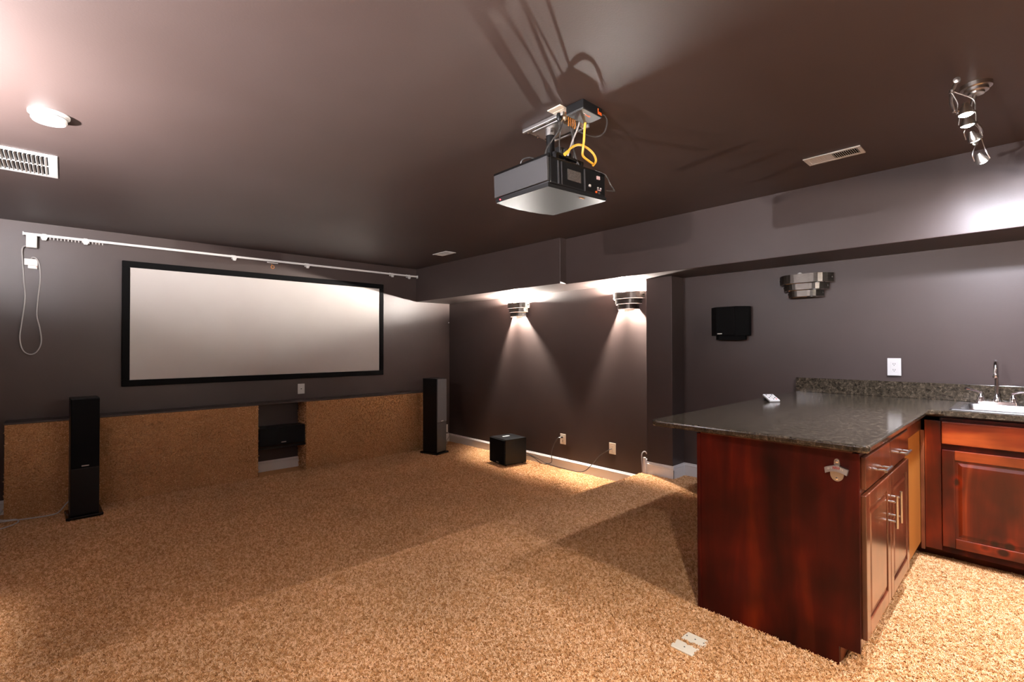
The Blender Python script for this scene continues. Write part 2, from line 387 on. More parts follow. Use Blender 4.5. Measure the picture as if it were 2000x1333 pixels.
noz = [[(XL, YS-.02, 0), (4.66, YS-.02, 0), (4.66, YS+.004, -.012), (XL, YS+.004, -.012)], [(XL, YS+.004, -.012), (4.66, YS+.004, -.012), (4.66, YS+.006, ZF), (XL, YS+.006, ZF)]]
o = pile_surface('carpet_pile', noz, 6500, 3)
tag(o, 'tan carpet pile over the riser of the floor step', 'carpet')
lf = [[(LX0, LY-.001, ZF), (NX0, LY-.001, ZF), (NX0, LY-.001, LZ-.008), (LX0, LY-.001, LZ-.008)], [(NX1, LY-.001, ZF), (LX1, LY-.001, ZF), (LX1, LY-.001, LZ-.008), (NX1, LY-.001, LZ-.008)],
      [(NX1-.001, YW, ZF), (NX1-.001, LY, ZF), (NX1-.001, LY, LZ-.01), (NX1-.001, YW, LZ-.01)]]
o = pile_surface('carpet_pile', lf, 4200, 4, led)

# ------------------------------------------------------------ lamps
def sconce(loc, rz, lit, label):
    """wall bracket lamp: local x points out of the wall (world -x for the right wall); built at origin, copied by transform"""
    t = thing('wall_sconce', label, 'wall lamp', (0, 0, 0), 'tiered metal sconces on the theatre walls')
    # local frame: wall plane x=0, lamp sticks out to +x, width along y, z up from -.13 to +.13
    def band(half, dep, z0, z1):
        b = nb(); n = 14; th = .0025
        out = []; inn = []
        for k in range(n+1):
            s = -1+2*k/n; y = s*half; x = .002 + dep*(1-abs(s)**4)
            out.append((x, y)); inn.append((x-th*2, y*.985))
        ring = out+inn[::-1]
        lo = [b.verts.new((p[0], p[1], z0)) for p in ring]; hi = [b.verts.new((p[0], p[1], z1)) for p in ring]; m_ = len(ring)
        for i in range(m_): b.faces.new((lo[i], lo[(i+1) % m_], hi[(i+1) % m_], hi[i])).smooth = False
        for i in range(n):
            for q in (lo, hi): b.faces.new((q[i], q[i+1], q[m_-2-i], q[m_-1-i]))
        return b
    def lip(half, dep, z):
        b = nb(); n = 14; pts = []
        for k in range(n+1):
            s = -1+2*k/n; pts.append((.004 + dep*(1-abs(s)**4), s*half, z))
        tube(b, pts, .0042, 6, smooth=False); return b
    tiers = [(.205, .118, .004, .080), (.172, .114, -.054, .007), (.135, .110, -.112, -.051)]
    def light_stop_(b, a, c, z):  # plates added between the tiers to stop light streaks on the wall
        n = 14
        def line(half, dep): return [b.verts.new((.002+dep*(1-abs(-1+2*k/n)**4), (-1+2*k/n)*half, z)) for k in range(n+1)]
        A, B2 = line(*a), line(*c)
        for i in range(n): b.faces.new((A[i], A[i+1], B2[i+1], B2[i]))
    for i, (h_, d_, z0, z1) in enumerate(tiers):
        b = band(h_, d_, z0, z1)
        if i < 2: light_stop_(b, (h_-.003, d_-.003), (tiers[i+1][0]-.002, tiers[i+1][1]-.002), z0+.002)
        s_ = obj('shade_tier', b, BRONZE, t)
        obj('rim', lip(h_, d_, z0-.002), CHROME, s_)
    b = nb(); box(b, 0, .012, -.06, .06, -.10, .07, .004); obj('back_plate', b, BRONZE, t)
    for i, (h_, d_, z0, z1) in enumerate(tiers):
        b = nb(); box(b, .001, .006, -h_*.985, h_*.985, (z0+z1)/2-.006, (z0+z1)/2+.006); box(b, .001, d_*.30, -h_*.99, -h_*.97, (z0+z1)/2-.006, (z0+z1)/2+.006); box(b, .001, d_*.30, h_*.97, h_*.99, (z0+z1)/2-.006, (z0+z1)/2+.006)
        obj('bracket', b, BRONZE, t)
    b = nb(); rod(b, (.010, -.03, .0), (.058, -.03, .0), .007); rod(b, (.058, -.03, -.016), (.058, -.03, .018), .0115, 16); obj('socket', b, PLAST, t)
    b = nb(); lathe(b, [(0, .018), (.010, .018), (.015, .036), (.021, .058), (.0225, .072), (.020, .086), (.012, .097), (0, .100)], (.058, -.03, 0), seg=16, cap=False)
    obj('bulb', b, (BULBM if loc[0] > 4 or loc[1] < -1 else BULBL) if lit else PLAST, t)
    t.location = loc; t.rotation_euler = (0, 0, rz)
    WORLD[t.name] = Matrix.Identity(4)
    return t
PI = math.pi
SZ = 1.855
s1 = sconce((XR, 4.905, SZ), PI, True, 'lit metal sconce on right wall nearest the screen')
s2 = sconce((XR, 3.11, SZ), PI, True, 'lit metal sconce partly hidden behind the pillar edge')
s3 = sconce((XK, 1.325, SZ), PI, False, 'unlit dark metal sconce above the granite counter')
s4 = sconce((XL, 3.0, SZ), 0, True, 'lit metal sconce on the left wall outside the view')
s5 = sconce((XL, .9, SZ), 0, True, 'lit metal sconce on the left wall beside the camera')
s6 = sconce((2.3, YB, SZ), PI/2, True, 'lit metal sconce on the wall behind the camera')

# fill lamps added in the ceiling behind the camera to brighten the floor
for (x, y, lb) in ((.1, -.45, 'round fill lamp added in the ceiling behind the camera at left'), (2.1, -1.1, 'round fill lamp added in the ceiling behind the cabinets')):
    t = thing('fill_downlight', lb, 'ceiling light', (x, y, ZC), 'fill lamps added behind the camera')
    b = nb(); lathe(b, [(.045, -.004), (.075, -.008), (.08, 0), (.045, 0)], (x, y, ZC), seg=24, cap=False); obj('trim_ring', b, WHITE, t)
    b = nb(); lathe(b, [(0, -.002), (.05, -.002)], (x, y, ZC), seg=24, cap=False); obj('lens', b, COOLM, t)
    ld = bpy.data.lights.new('fill_light', 'SPOT'); ld.energy = CAN_FILL; ld.spot_size = 2.45; ld.spot_blend = 1; ld.shadow_soft_size = .05; ld.color = (1, .93, .88)
    lo = bpy.data.objects.new('fill_light', ld); C.objects.link(lo); lo.location = (0, 0, -.02); lo.parent = t

# bar spotlight fixture over the counter
t = thing('track_light', 'brushed nickel ceiling bar with four small glowing spotlights', 'ceiling light', (3.1, .17, ZC))
b = nb(); lathe(b, [(.0, 0), (.056, 0), (.056, -.018), (.050, -.020), (.044, -.021), (.044, -.034), (.038, -.036), (.030, -.037), (.029, -.046), (.0, -.047)], (3.1, .17, ZC), seg=32, cap=False); obj('canopy', b, NICKEL, t)
b = nb(); rod(b, (3.1, .175, ZC-.05), (3.1, .19, 2.425), .008); obj('stem', b, NICKEL, t)
barp = []
for k in range(25):
    u = k/24; barp.append((2.70+.92*u, .205+.035*math.sin(u*2*PI), 2.425-.012*math.sin(u*PI)))
b = nb(); tube(b, barp, .0075, 10, smooth=False)
lathe(b, [(0, -.012), (.012, -.010), (.012, .004), (0, .006)], barp[0], (-1, 0, 0), 14, cap=False); lathe(b, [(0, -.012), (.012, -.010), (.012, .004), (0, .006)], barp[-1], (1, 0, 0), 14, cap=False)
obj('curved_bar', b, NICKEL, t)
heads = [((2.79, .185, 2.305), (-.05, -.05, -1)), ((3.01, .195, 2.33), (.1, -.05, -1)), ((3.25, .185, 2.33), (.55, -.3, -1)), ((3.50, .17, 2.285), (.6, -.35, -1))]
for i, (p, d) in enumerate(heads):
    p = Vector(p); d = Vector(d).normalized(); u_ = (p.x-2.70)/.92; a = Vector((p.x-.01, .205+.035*math.sin(u_*2*PI), 2.425-.012*math.sin(u_*PI)))
    top = p-d*.045; sd = Vector((0, 1, 0))
    b = nb(); lathe(b, [(0, -.048), (.010, -.048), (.013, -.040), (.024, -.012), (.026, 0), (.0245, .002), (.022, -.002), (0, -.003)], p, d, 20, cap=False)
    h = obj('spot_head', b, NICKEL, t)
    b = nb(); rod(b, a, a-Vector((0, 0, .012)), .011, 12)
    for s in (-1, 1): tube(b, [a-Vector((0, 0, .01))+sd*.004*s, top+sd*.024*s+Vector((0, 0, .012)), p+sd*.029*s-d*.01], .0022, 6)
    obj('yoke', b, NICKEL, h)
    b = nb(); lathe(b, [(0, .009), (.010, .008), (.018, .0045), (.0225, 0), (.0215, -.002), (0, -.002)], p, d, 20, cap=False); obj('lens', b, COOLM, h)
    ld = bpy.data.lights.new('spot', 'SPOT'); ld.energy = SPOT; ld.spot_size = math.radians(150); ld.spot_blend = .9; ld.shadow_soft_size = .018; ld.color = (.88, .88, 1)
    lo = bpy.data.objects.new('spot', ld); C.objects.link(lo); lo.parent = t; lo.matrix_parent_inverse = WORLD[t.name].inverted()
    lo.location = p+d*.012; lo.rotation_euler = d.to_track_quat('-Z', 'Y').to_euler()

# ------------------------------------------------------------ projection screen
t = thing('projection_screen', 'wide fixed projection screen with black velvet frame on the front wall', 'projection screen', (1.96, YW, .91))
FX0, FX1, FZ0, FZ1, BW = .452, 3.478, .912, 2.250, .068
b = nb(); box(b, FX0+BW-.006, FX1-BW+.006, YW-.028, YW-.020, FZ0+BW-.006, FZ1-BW+.006); obj('screen_fabric', b, SCRN, t)
for (x0, x1, z0, z1) in ((FX0, FX1, FZ1-BW, FZ1), (FX0, FX1, FZ0, FZ0+BW), (FX0, FX0+BW, FZ0+BW, FZ1-BW), (FX1-BW, FX1, FZ0+BW, FZ1-BW)):
    b = nb(); box(b, x0, x1, YW-.038, YW-.001, z0, z1, .006, 2); obj('frame_bar', b, BLACKM, t)

# curtain track above the screen
TY, TZ = YW-.075, 2.412
t = thing('curtain_track', 'thin white motorised curtain track running above the screen', 'curtain track', (1.9, YW, TZ))
b = nb(); box(b, -.285, 4.03, TY-.012, TY+.012, TZ-.012, TZ+.012, .003)
obj('rail', b, WHITE, t)
b = nb(); box(b, -.289, -.281, TY-.018, TY+.018, TZ-.018, TZ+.018, .002); obj('end_cap', b, PLAST, t)
b = nb(); box(b, 4.022, 4.032, TY-.018, TY+.018, TZ-.024, TZ+.018, .002); obj('end_cap', b, PLAST, t)
b = nb(); box(b, -.266, -.190, TY-.028, TY+.028, 2.282, TZ-.012, .005); obj('drive_motor', b, GREYW, t)
for x in (-.142, .160, 1.497, 2.358, 3.60, 3.885):
    b = nb(); box(b, x-.014, x+.014, TY-.004, YW, TZ+.012, TZ+.017); box(b, x-.014, x+.014, YW-.004, YW, TZ-.02, TZ+.03)
    prism(b, [(x-.026, TZ-.012), (x+.026, TZ-.012), (x+.014, TZ-.045), (x-.014, TZ-.045)], 'y', TY-.010, TY+.010)
    obj('wall_bracket', b, PLAST, t)
for k in range(16):
    x = -.10+k*.026; b = nb(); box(b, x-.004, x+.004, TY-.004, TY+.004, TZ-.026, TZ-.012, .001); tube(b, [(x-.003, TY, TZ-.026), (x, TY, TZ-.034), (x+.004, TY, TZ-.027)], .0012, 5)
    obj('glider', b, GREYW, t)
b = nb(); box(b, 1.86, 1.99, TY-.006, TY+.004, TZ-.030, TZ-.022, .002); rod(b, (1.87, TY, TZ-.03), (1.87, TY, TZ-.012), .003)
c = obj('master_carrier', b, PLAST, t)
b = nb(); tube(b, [(1.915, TY, TZ-.03), (1.918, TY, TZ-.05), (1.916, TY, TZ-.058)], .0025, 6)
tube(b, [(1.925+.019*math.cos(a_), TY-.006, TZ-.078+.019*math.sin(a_)) for a_ in [k*PI/4 for k in range(8)]], .004, 6, closed=True, sub=3); obj('pull_ring', b, TAN, c)
# control box and its cable
t = thing('control_box', 'small white two-tone control box below the left end of curtain track', 'control box', (-.23, YW, 2.09))
b = nb(); box(b, -.280, -.186, YW-.030, YW-.001, 2.120, 2.184, .004); obj('housing', b, GREYW, t)
b = nb(); box(b, -.254, -.188, YW-.036, YW-.004, 2.088, 2.122, .003); obj('connector_block', b, PLAST, t)
b = nb(); box(b, -.196, -.190, YW-.0375, YW-.035, 2.105, 2.112); obj('indicator', b, ORG, t)
b = nb(); tube(b, [(-.262, TY, 2.300), (-.292, TY+.02, 2.270), (-.290, YW-.02, 2.15), (-.280, YW-.012, 1.95), (-.272, YW-.010, 1.80), (-.290, YW-.010, 1.60), (-.305, YW-.010, 1.42), (-.282, YW-.010, 1.30), (-.228, YW-.010, 1.262),
                (-.182, YW-.010, 1.30), (-.158, YW-.010, 1.39), (-.170, YW-.010, 1.52), (-.190, YW-.010, 1.64), (-.184, YW-.010, 1.80), (-.170, YW-.012, 1.98), (-.174, YW-.016, 2.12), (-.195, YW-.03, 2.188), (-.222, YW-.03, 2.198), (-.232, YW-.02, 2.183)], .0062, 8)
tag(obj('power_cable', b, GREYC), 'long pale cable looping down the wall from the control box', 'cable')

# ------------------------------------------------------------ wall plates
def plate(name, label, cat, c, u, n, w_, h_, kind, m=PLAST, group=None):
    """c centre on the wall, u horizontal direction on the wall, n outward normal"""
    c, u, n = Vector(c), Vector(u), Vector(n); z = n.cross(u) if abs(n.z) > .5 else Vector((0, 0, 1))
    R = Matrix(((u.x, n.x, z.x, c.x), (u.y, n.y, z.y, c.y), (u.z, n.z, z.z, c.z), (0, 0, 0, 1)))
    t = thing(name, label, cat, c, group)
    b = nb(); box(b, -w_/2, w_/2, 0, .006, -h_/2, h_/2, .0025, 2, R); obj('cover_plate', b, m, t)
    if kind in ('decora', 'duplex'):
        b = nb(); box(b, -.017*w_/.07, .017*w_/.07, .005, .008, -.034*h_/.114, .034*h_/.114, .001, 1, R); r_ = obj('receptacle', b, m, t)
        for s in (-1, 1):
            b = nb(); zc = s*.019*h_/.114
            box(b, -.0075, -.0045, .0078, .0084, zc-.004, zc+.006, 0, 1, R); box(b, .0045, .0075, .0078, .0084, zc-.004, zc+.006, 0, 1, R)
            rod(b, R @ Vector((0, .0078, zc-.010)), R @ Vector((0, .0085, zc-.010)), .0028, 10); obj_split('slot', b, BLACK, r_)
    if kind == 'media':
        b = nb(); box(b, -.008, .008, .005, .0075, -.005, .004, .001, 1, R); obj('jack', b, BLACK, t)
        b = nb(); box(b, -.020, .020, .004, .0065, -.038, .038, .001, 1, R); obj('insert', b, m, t)
    if kind == 'blank':
        b = nb(); box(b, -.020, .020, .005, .0075, -.038, .038, .001, 1, R); box(b, -.012, .012, .007, .0082, -.0025, .0025, 0, 1, R); obj('insert', b, m, t)
    b = nb()
    for s in (-1, 1): rod(b, R @ Vector((0, .005, s*h_*.42)), R @ Vector((0, .0068, s*h_*.42)), .003, 10)
    obj_split('screw', b, m, t)
    return t
plate('media_plate', 'white wall plate with a small black jack under the screen', 'wall plate', (2.305, YW, .776), (1, 0, 0), (0, -1, 0), .088, .132, 'media')
plate('power_outlet', 'white outlet on the right wall with a cord plugged in near the subwoofer', 'outlet', (XR, 4.10, .143), (0, -1, 0), (-1, 0, 0), .092, .132, 'duplex', IVORY)
plate('cable_plate', 'ivory wall plate with a grey cable entering near the pillar', 'wall plate', (XR, 3.341, .137), (0, -1, 0), (-1, 0, 0), .092, .130, 'blank', IVORY)
plate('power_outlet', 'white outlet on the purple-grey wall above the granite backsplash', 'outlet', (XK, .729, 1.164), (0, -1, 0), (-1, 0, 0), .085, .134, 'decora')
plate('cable_plate', 'white wall plate in the corner behind the right tower speaker', 'wall plate', (4.61, YW, -.02), (1, 0, 0), (0, -1, 0), .088, .134, 'blank')
b = nb(); lathe(b, [(0, 0), (.010, 0), (.009, .012), (.004, .016), (0, .017)], (4.672, YW, 1.722), (0, -1, 0), 12, cap=False)
tag(obj('wall_hook', b, PLAST), 'tiny white knob on the front wall near the right corner', 'hook')
for (x0, y0, lb) in ((1.974, 1.004, 'off-white blank floor plate sunk in carpet, farther left of the pair'), (2.060, .997, 'off-white floor plate with two screw holes, nearer the cabinet')):
    t = thing('floor_plate', lb, 'floor plate', (x0+.034, y0+.052, 0), 'floor plates by the cabinet end')
    b = nb(); box(b, x0, x0+.068, y0, y0+.104, -.001, .007, .003); obj('cover', b, IVORY, t)
    b = nb()
    for k in ((.5, .5),) if x0 < 2 else ((.5, .12), (.5, .5), (.5, .88)): rod(b, (x0+.068*k[0], y0+.104*k[1], .0065), (x0+.068*k[0], y0+.104*k[1], .0078), .0035, 10)
    obj_split('screw', b, DGREY, t)

# cables by the subwoofer
b = nb(); rod(b, (XR-.008, 4.108, .165), (XR-.032, 4.112, .165), .012, 12, .008)
tube(b, [(XR-.030, 4.112, .165), (XR-.05, 4.15, .150), (XR-.055, 4.20, .08), (XR-.04, 4.26, -.03), (XR-.03, 4.275, -.10), (XR-.03, 4.277, -.18), (XR-.035, 4.38, -.222), (XR-.04, 4.46, -.222), (4.64, 4.60, -.16), (4.53, 4.70, -.12)], .0045, 7)
tag(obj('cord', b, DARKC), 'dark cord from the wall outlet drooping to the subwoofer', 'cord')
b = nb(); tube(b, [(XR-.006, 3.345, .135), (XR-.03, 3.38, .115), (XR-.04, 3.50, .03), (XR-.03, 3.60, -.07), (XR-.03, 3.72, -.185), (XR-.04, 3.85, -.218), (XR-.04, 4.05, -.220), (XR-.04, 4.30, -.212), (4.64, 4.50, -.17), (4.53, 4.68, -.08)], .0048, 7)
tag(obj('signal_cable', b, DARKC), 'thin dark cable from the ivory plate sagging along the baseboard', 'cable')
b = nb(); tube(b, [(XP+.01, 2.752, .205), (XP-.005, 2.765, .228), (XP-.02, 2.785, .215), (XP-.028, 2.79, .17), (XP-.027, 2.785, .08), (XP-.027, 2.782, .01)], .0058, 8)
tag(obj('coiled_cable', b, GREYC), 'pale cable hooking out over the baseboard at pillar edge', 'cable')
b = nb(); tube(b, [(4.62, YW-.01, -.075), (4.66, YW-.02, -.10), (4.662, YW-.03, -.15), (4.60, YW-.04, -.21), (4.55, 6.45, ZF+.010), (4.4, 6.3, ZF+.010), (4.25, 6.20, ZF+.012)], .005, 7)
tag(obj('speaker_wire', b, GREYC), 'white wire dropping from corner wall plate behind right tower speaker', 'wire')
b = nb(); tube(b, [(-.70, 6.30, ZF+.015), (-.50, 6.27, ZF+.015), (-.37, 6.245, ZF+.015), (-.208, 6.20, ZF+.015), (-.073, 6.18, ZF+.018), (-.02, 6.20, ZF+.03), (.04, 6.23, ZF+.10), (.09, 6.235, ZF+.12), (.12, 6.20, ZF+.12)], .0055, 8)
tube(b, [(-.40, 6.50, ZF+.06), (-.42, 6.42, ZF+.03), (-.415, 6.31, ZF+.022), (-.36, 6.25, ZF+.022), (-.30, 6.22, ZF+.022), (-.285, 6.14, ZF+.017), (-.33, 6.06, ZF+.015), (-.42, 5.99, ZF+.015), (-.55, 5.9, ZF+.015)], .0055, 8)
tag(obj('speaker_wire', b, WHITE), 'white wire curling over carpet to the left tower speaker', 'wire')

# ------------------------------------------------------------ speakers
def tower(label, loc, rz, lit):
    """front faces local -y, origin at the middle of the front edge of the base on the floor"""
    t = thing('tower_speaker', label, 'speaker', (0, 0, 0), 'pair of black tower speakers flanking the screen wall')
    b = nb(); box(b, -.130, .130, -.03, .30, 0, .028, .010, 3); obj('plinth', b, BLACKG, t)
    b = nb(); box(b, -.100, .100, 0, .27, .028, 1.088, .006, 2); obj('cabinet', b, BLACK, t)
    b = nb(); box(b, -.098, .098, -.016, .001, .46, 1.082, .006, 2); g = obj('upper_grille', b, CLOTH_LIT if lit else CLOTH, t)
    b = nb(); box(b, -.026, .026, -.0185, -.015, .472, .482, .002); obj('badge', b, ALU, g)
    b = nb(); box(b, -.098, .098, -.008, .001, .034, .452, .003, 2); obj('lower_panel', b, DGREY if lit else BLACK, t)  # lit tower: light on the panel is put into its grey colour
    b = nb()
    for sx in (-1, 1):
        for y in (-.01, .27): lathe(b, [(.012, 0), (.012, -.012), (.004, -.02)], (sx*.11, y, .004), seg=10)
    obj_split('spike', b, BLACK, t)
    t.location = loc; t.rotation_euler = (0, 0, rz); WORLD[t.name] = Matrix.Identity(4)
    return t
tower('black tower speaker at left in front of the carpeted ledge', (.153, 5.90, ZF+.010), math.radians(2), False)
tower('black tower speaker with grille coloured as lit in the right corner', (4.022, 5.845, ZF+.010), math.radians(14), True)
# centre speaker in the niche
t = thing('center_speaker', 'low black centre speaker on the shelf in the niche', 'speaker', (1.99, 6.45, .11))
b = nb(); box(b, 1.722, 2.262, 6.315, 6.53, .111, .345, .006); obj('cabinet', b, BLACK, t)
b = nb(); box(b, 1.726, 2.258, 6.302, 6.317, .135, .340, .005); g = obj('grille', b, CLOTH, t)
b = nb(); box(b, 1.972, 2.030, 6.299, 6.303, .152, .164, .002); obj('badge', b, ALU, g)
b = nb(); box(b, 1.728, 2.256, 6.302, 6.316, .113, .132, .002); obj('lower_trim', b, BLACKG, t)
# subwoofer
a_ = math.radians(-7); R = Matrix.Translation((4.178, 4.657, ZF)) @ Matrix.Rotation(a_, 4, 'Z')
t = thing('subwoofer', 'black cube subwoofer on the lower carpet by the right wall', 'speaker', (4.36, 4.80, ZF))
b = nb(); box(b, .018, .36, 0, .345, .022, .352, .006, 2, R); obj('cabinet', b, BLACK, t)
b = nb(); box(b, -.004, .017, .002, .343, .026, .346, .008, 3, R); g = obj('grille', b, CLOTH, t)
b = nb(); box(b, -.007, -.003, .12, .175, .040, .052, .001, 1, R); obj('badge', b, ZINC, g)
b = nb()
for x in (.05, .32):
    for y in (.04, .30): lathe(b, [(.018, .008), (.020, .024)], R @ Vector((x, y, 0)), seg=12)
obj_split('foot', b, BLACK, t)
b = nb(); box(b, .13, .235, .20, .235, .3515, .3535, 0, 1, R); obj('top_label', b, PLAST, t)
# surround speaker on the kitchen wall
t = thing('surround_speaker', 'black wedge surround speaker mounted on wall left of the dark sconce', 'speaker', (XK, 1.955, 1.53))
def wedge(z0, z1, dx, bm, inset=0):
    pts = [(XK, 2.125-inset), (XK-.06, 2.125-inset), (XK-.135-dx, 2.04), (XK-.135-dx, 1.87), (XK-.06, 1.785+inset), (XK, 1.785+inset)]
    return prism(bm, pts, 'z', z0, z1)
b = nb(); prism(b, [(XK, 2.13), (XK-.05, 2.13), (XK-.14, 2.045), (XK-.14, 1.865), (XK-.05, 1.78), (XK, 1.78)], 'z', 1.425, 1.695)
prism(b, [(XK, 2.09), (XK-.04, 2.09), (XK-.12, 2.03), (XK-.12, 1.88), (XK-.04, 1.82), (XK, 1.82)], 'z', 1.385, 1.425); obj('cabinet', b, BLACKM, t)
b = nb(); box(b, XK-.150, XK-.139, 1.868, 2.042, 1.43, 1.690, .004); g = obj('grille', b, BLACKM, t)
b = nb(); box(b, XK-.1525, XK-.149, 1.985, 2.030, 1.438, 1.446, .001); obj('badge', b, ZINC, g)
# ------------------------------------------------------------ ceiling fittings
t = thing('smoke_detector', 'round white smoke detector on the ceiling at upper left', 'smoke detector', (-.06, 3.46, ZC))
b = nb(); lathe(b, [(0, 0), (.082, 0), (.082, -.008), (.076, -.012), (0, -.012)], (-.06, 3.46, ZC), seg=40, cap=False); obj('mounting_ring', b, PLAST, t)
b = nb(); lathe(b, [(.070, -.012), (.071, -.032), (.064, -.042), (.03, -.045), (0, -.045)], (-.06, 3.46, ZC), seg=40, cap=False); body = obj('body', b, PLAST, t)
b = nb(); lathe(b, [(.0725, -.018), (.0735, -.019), (.0725, -.0215)], (-.06, 3.46, ZC), seg=40, cap=False); obj('vent_slot', b, DGREY, body)
b = nb(); lathe(b, [(0, -.045), (.010, -.045), (.009, -.048), (0, -.048)], (-.03, 3.43, ZC), seg=14, cap=False); obj('test_button', b, PLAST, body)
def ceiling_vent(label, x0, x1, y0, y1, border, rows, n, along, m=PLAST, tilt=.6, closed=2.):
    t = thing('ceiling_vent', label, 'vent', ((x0+x1)/2, (y0+y1)/2, ZC), None)
    z = ZC; b = nb(); th = .007
    box(b, x0, x1, y0, y0+border, z-th, z-.0005, .002); box(b, x0, x1, y1-border, y1, z-th, z-.0005, .002)
    box(b, x0, x0+border, y0+border-.002, y1-border+.002, z-th, z-.0005, .002); box(b, x1-border, x1, y0+border-.002, y1-border+.002, z-th, z-.0005, .002)
    ix0, ix1, iy0, iy1 = x0+border, x1-border, y0+border, y1-border
    for r in range(1, rows):
        if along == 'x': yy = iy0+(iy1-iy0)*r/rows; box(b, ix0, ix1, yy-.007, yy+.007, z-th+.001, z-.001)
        else: xx = ix0+(ix1-ix0)*r/rows; box(b, xx-.007, xx+.007, iy0, iy1, z-th+.001, z-.001)
    obj('frame', b, m, t)
    b = nb(); box(b, ix0, ix1, iy0, iy1, z-.0015, z-.0005); obj('duct_back', b, BLACKM, t)
    sd = None
    # slats: 'x' = the grille is long in x, slats run along y and repeat along x
    for r in range(rows):
        for k in range(n):
            if along == 'x':
                p = ix0+(ix1-ix0)*(k+.5)/n; q0 = iy0+(iy1-iy0)*r/rows+.006; q1 = iy0+(iy1-iy0)*(r+1)/rows-.006
                L0 = (p, (q0+q1)/2); ln = q1-q0; rot = 0
            else:
                p = iy0+(iy1-iy0)*(k+.5)/n; q0 = ix0+(ix1-ix0)*r/rows+.005; q1 = ix0+(ix1-ix0)*(r+1)/rows-.005
                L0 = ((q0+q1)/2, p); ln = q1-q0; rot = PI/2
            pitch = ((ix1-ix0) if along == 'x' else (iy1-iy0))/n
            a = tilt if k/n < closed else 1.42
            if sd is None:
                b = nb(); box(b, -.0009, .0009, -ln/2, ln/2, -pitch*.5, pitch*.5); sdm = obj('slat', b, m, t)
                sdm.matrix_parent_inverse = WORLD[t.name].inverted(); sd = sdm; o_ = sd
            else:
                o_ = sd.copy(); C.objects.link(o_)
            o_.location = (L0[0], L0[1], z-.0045); o_.rotation_euler = (0, a, 0) if not rot else (a, 0, 0)
            if rot:
                o_.rotation_mode = 'XYZ'; o_.rotation_euler = Euler_(a)
    return t
def Euler_(a):
    return (Matrix.Rotation(PI/2, 4, 'Z') @ Matrix.Rotation(a, 4, 'Y')).to_euler()
ceiling_vent('large white double-row ceiling grille at left edge of the view', -.80, -.034, 4.19, 4.72, .045, 2, 34, 'x', tilt=.75)
ceiling_vent('slim white ceiling register near the spotlight bar', 3.515, 3.665, .70, 1.01, .022, 1, 24, 'y', tilt=.5, closed=.5)
ceiling_vent('small white ceiling register near the far soffit', 3.545, 3.705, 5.05, 5.35, .022, 1, 16, 'y', tilt=1.1)

# ------------------------------------------------------------ projector and its ceiling mount
PX0, PX1, PY0, PY1, PZ0, PZ1 = 1.735, 2.215, 1.600, 2.020, 2.130, 2.285
R = Matrix.Translation((1.975, 1.81, 2.2)) @ Matrix.Rotation(math.radians(-2.2), 4, 'Y') @ Matrix.Translation((-1.975, -1.81, -2.2))
t = thing('projector', 'black video projector hanging upside down below the ceiling', 'projector', (1.975, 1.81, 2.2))
b = nb(); box(b, PX0+.012, PX1-.004, PY0+.012, PY1, PZ0+.012, PZ1, .014, 3, R); body = obj('body', b, BLACK, t)
# curved lower shell
b = nb(); n = 16
outl = [(PX0+.010, PY0+.02), (PX1-.006, PY0+.008), (PX1, PY0+.05)] + [(PX1-.004-(PX1-PX0)*u_*.98, PY1-.01+.03*math.sin(PI*u_)) for u_ in [k/n for k in range(n+1)]] + [(PX0+.002, PY1-.05)]
lo = [b.verts.new(R @ Vector((p[0]*.985+1.975*.015, p[1]*.985+1.81*.015, PZ0-.002))) for p in outl]; hi = [b.verts.new(R @ Vector((p[0], p[1], PZ0+.016))) for p in outl]
for i in range(len(outl)):
    j = (i+1) % len(outl); b.faces.new((lo[i], lo[j], hi[j], hi[i]))
b.faces.new(lo); b.faces.new(hi[::-1]); obj('bottom_shell', b, GLOSSG, t)
b = nb(); box(b, PX0-.003, PX0+.014, PY0+.012, PY1-.01, PZ0+.024, PZ1-.010, .004, 2, R); obj('side_panel', b, DGREY, t)
b = nb(); box(b, PX0+.004, PX0+.014, PY0+.004, PY1-.002, PZ1-.016, PZ1+.004, .003, 2, R); obj('top_edge', b, BLACKG, t)
for x in (PX0+.075, PX0+.100, PX0+.285):
    b = nb(); box(b, x-.003, x+.003, PY0+.004, PY0+.016, PZ0+.02, PZ1-.02, .001, 1, R); obj('panel_rib', b, DGREY, body)
b = nb(); box(b, PX0+.150, PX0+.255, PY0+.008, PY0+.014, PZ0+.055, PZ0+.110, .001, 1, R); obj('rating_label', b, LABEL, body)
for (x, z, w_, h_, m_) in ((.33, .045, .014, .012, GREYW), (.405, .100, .026, .018, PINKP), (.40, .045, .008, .008, GREYW), (.425, .045, .008, .008, GREYW), (.41, .034, .030, .005, PINKP), (.385, .020, .009, .010, ORG), (.412, .019, .012, .010, DGREY), (.44, .12, .02, .01, BLACKG)):
    b = nb(); box(b, PX0+x-w_/2, PX0+x+w_/2, PY0+.006, PY0+.014, PZ0+z+.012-h_/2, PZ0+z+.012+h_/2, .001, 1, R); obj('port', b, m_, body)
b = nb(); box(b, PX0+.30, PX0+.335, PY0+.05, PY0+.062, PZ0-.004, PZ0-.001, .0005, 1, R); obj('adjuster', b, TAN, t)
b = nb(); lathe(b, [(0, 0), (.004, 0), (.003, -.002), (0, -.0025)], R @ Vector((PX0+.03, PY1-.05, PZ0+.004)), seg=10, cap=False)
box(b, PX0+.0, PX0+.006, PY1-.055, PY1-.049, PZ0+.006, PZ0+.012, .001, 1, R); obj('power_light', b, LED, t)
b = nb(); lathe(b, [(.055, 0), (.055, .022), (.048, .026), (.045, .010), (.020, .004), (0, .002)], R @ Vector((1.90, PY1-.004, 2.205)), (0, 1, 0), 28, cap=False); obj('lens', b, BLACKG, t)
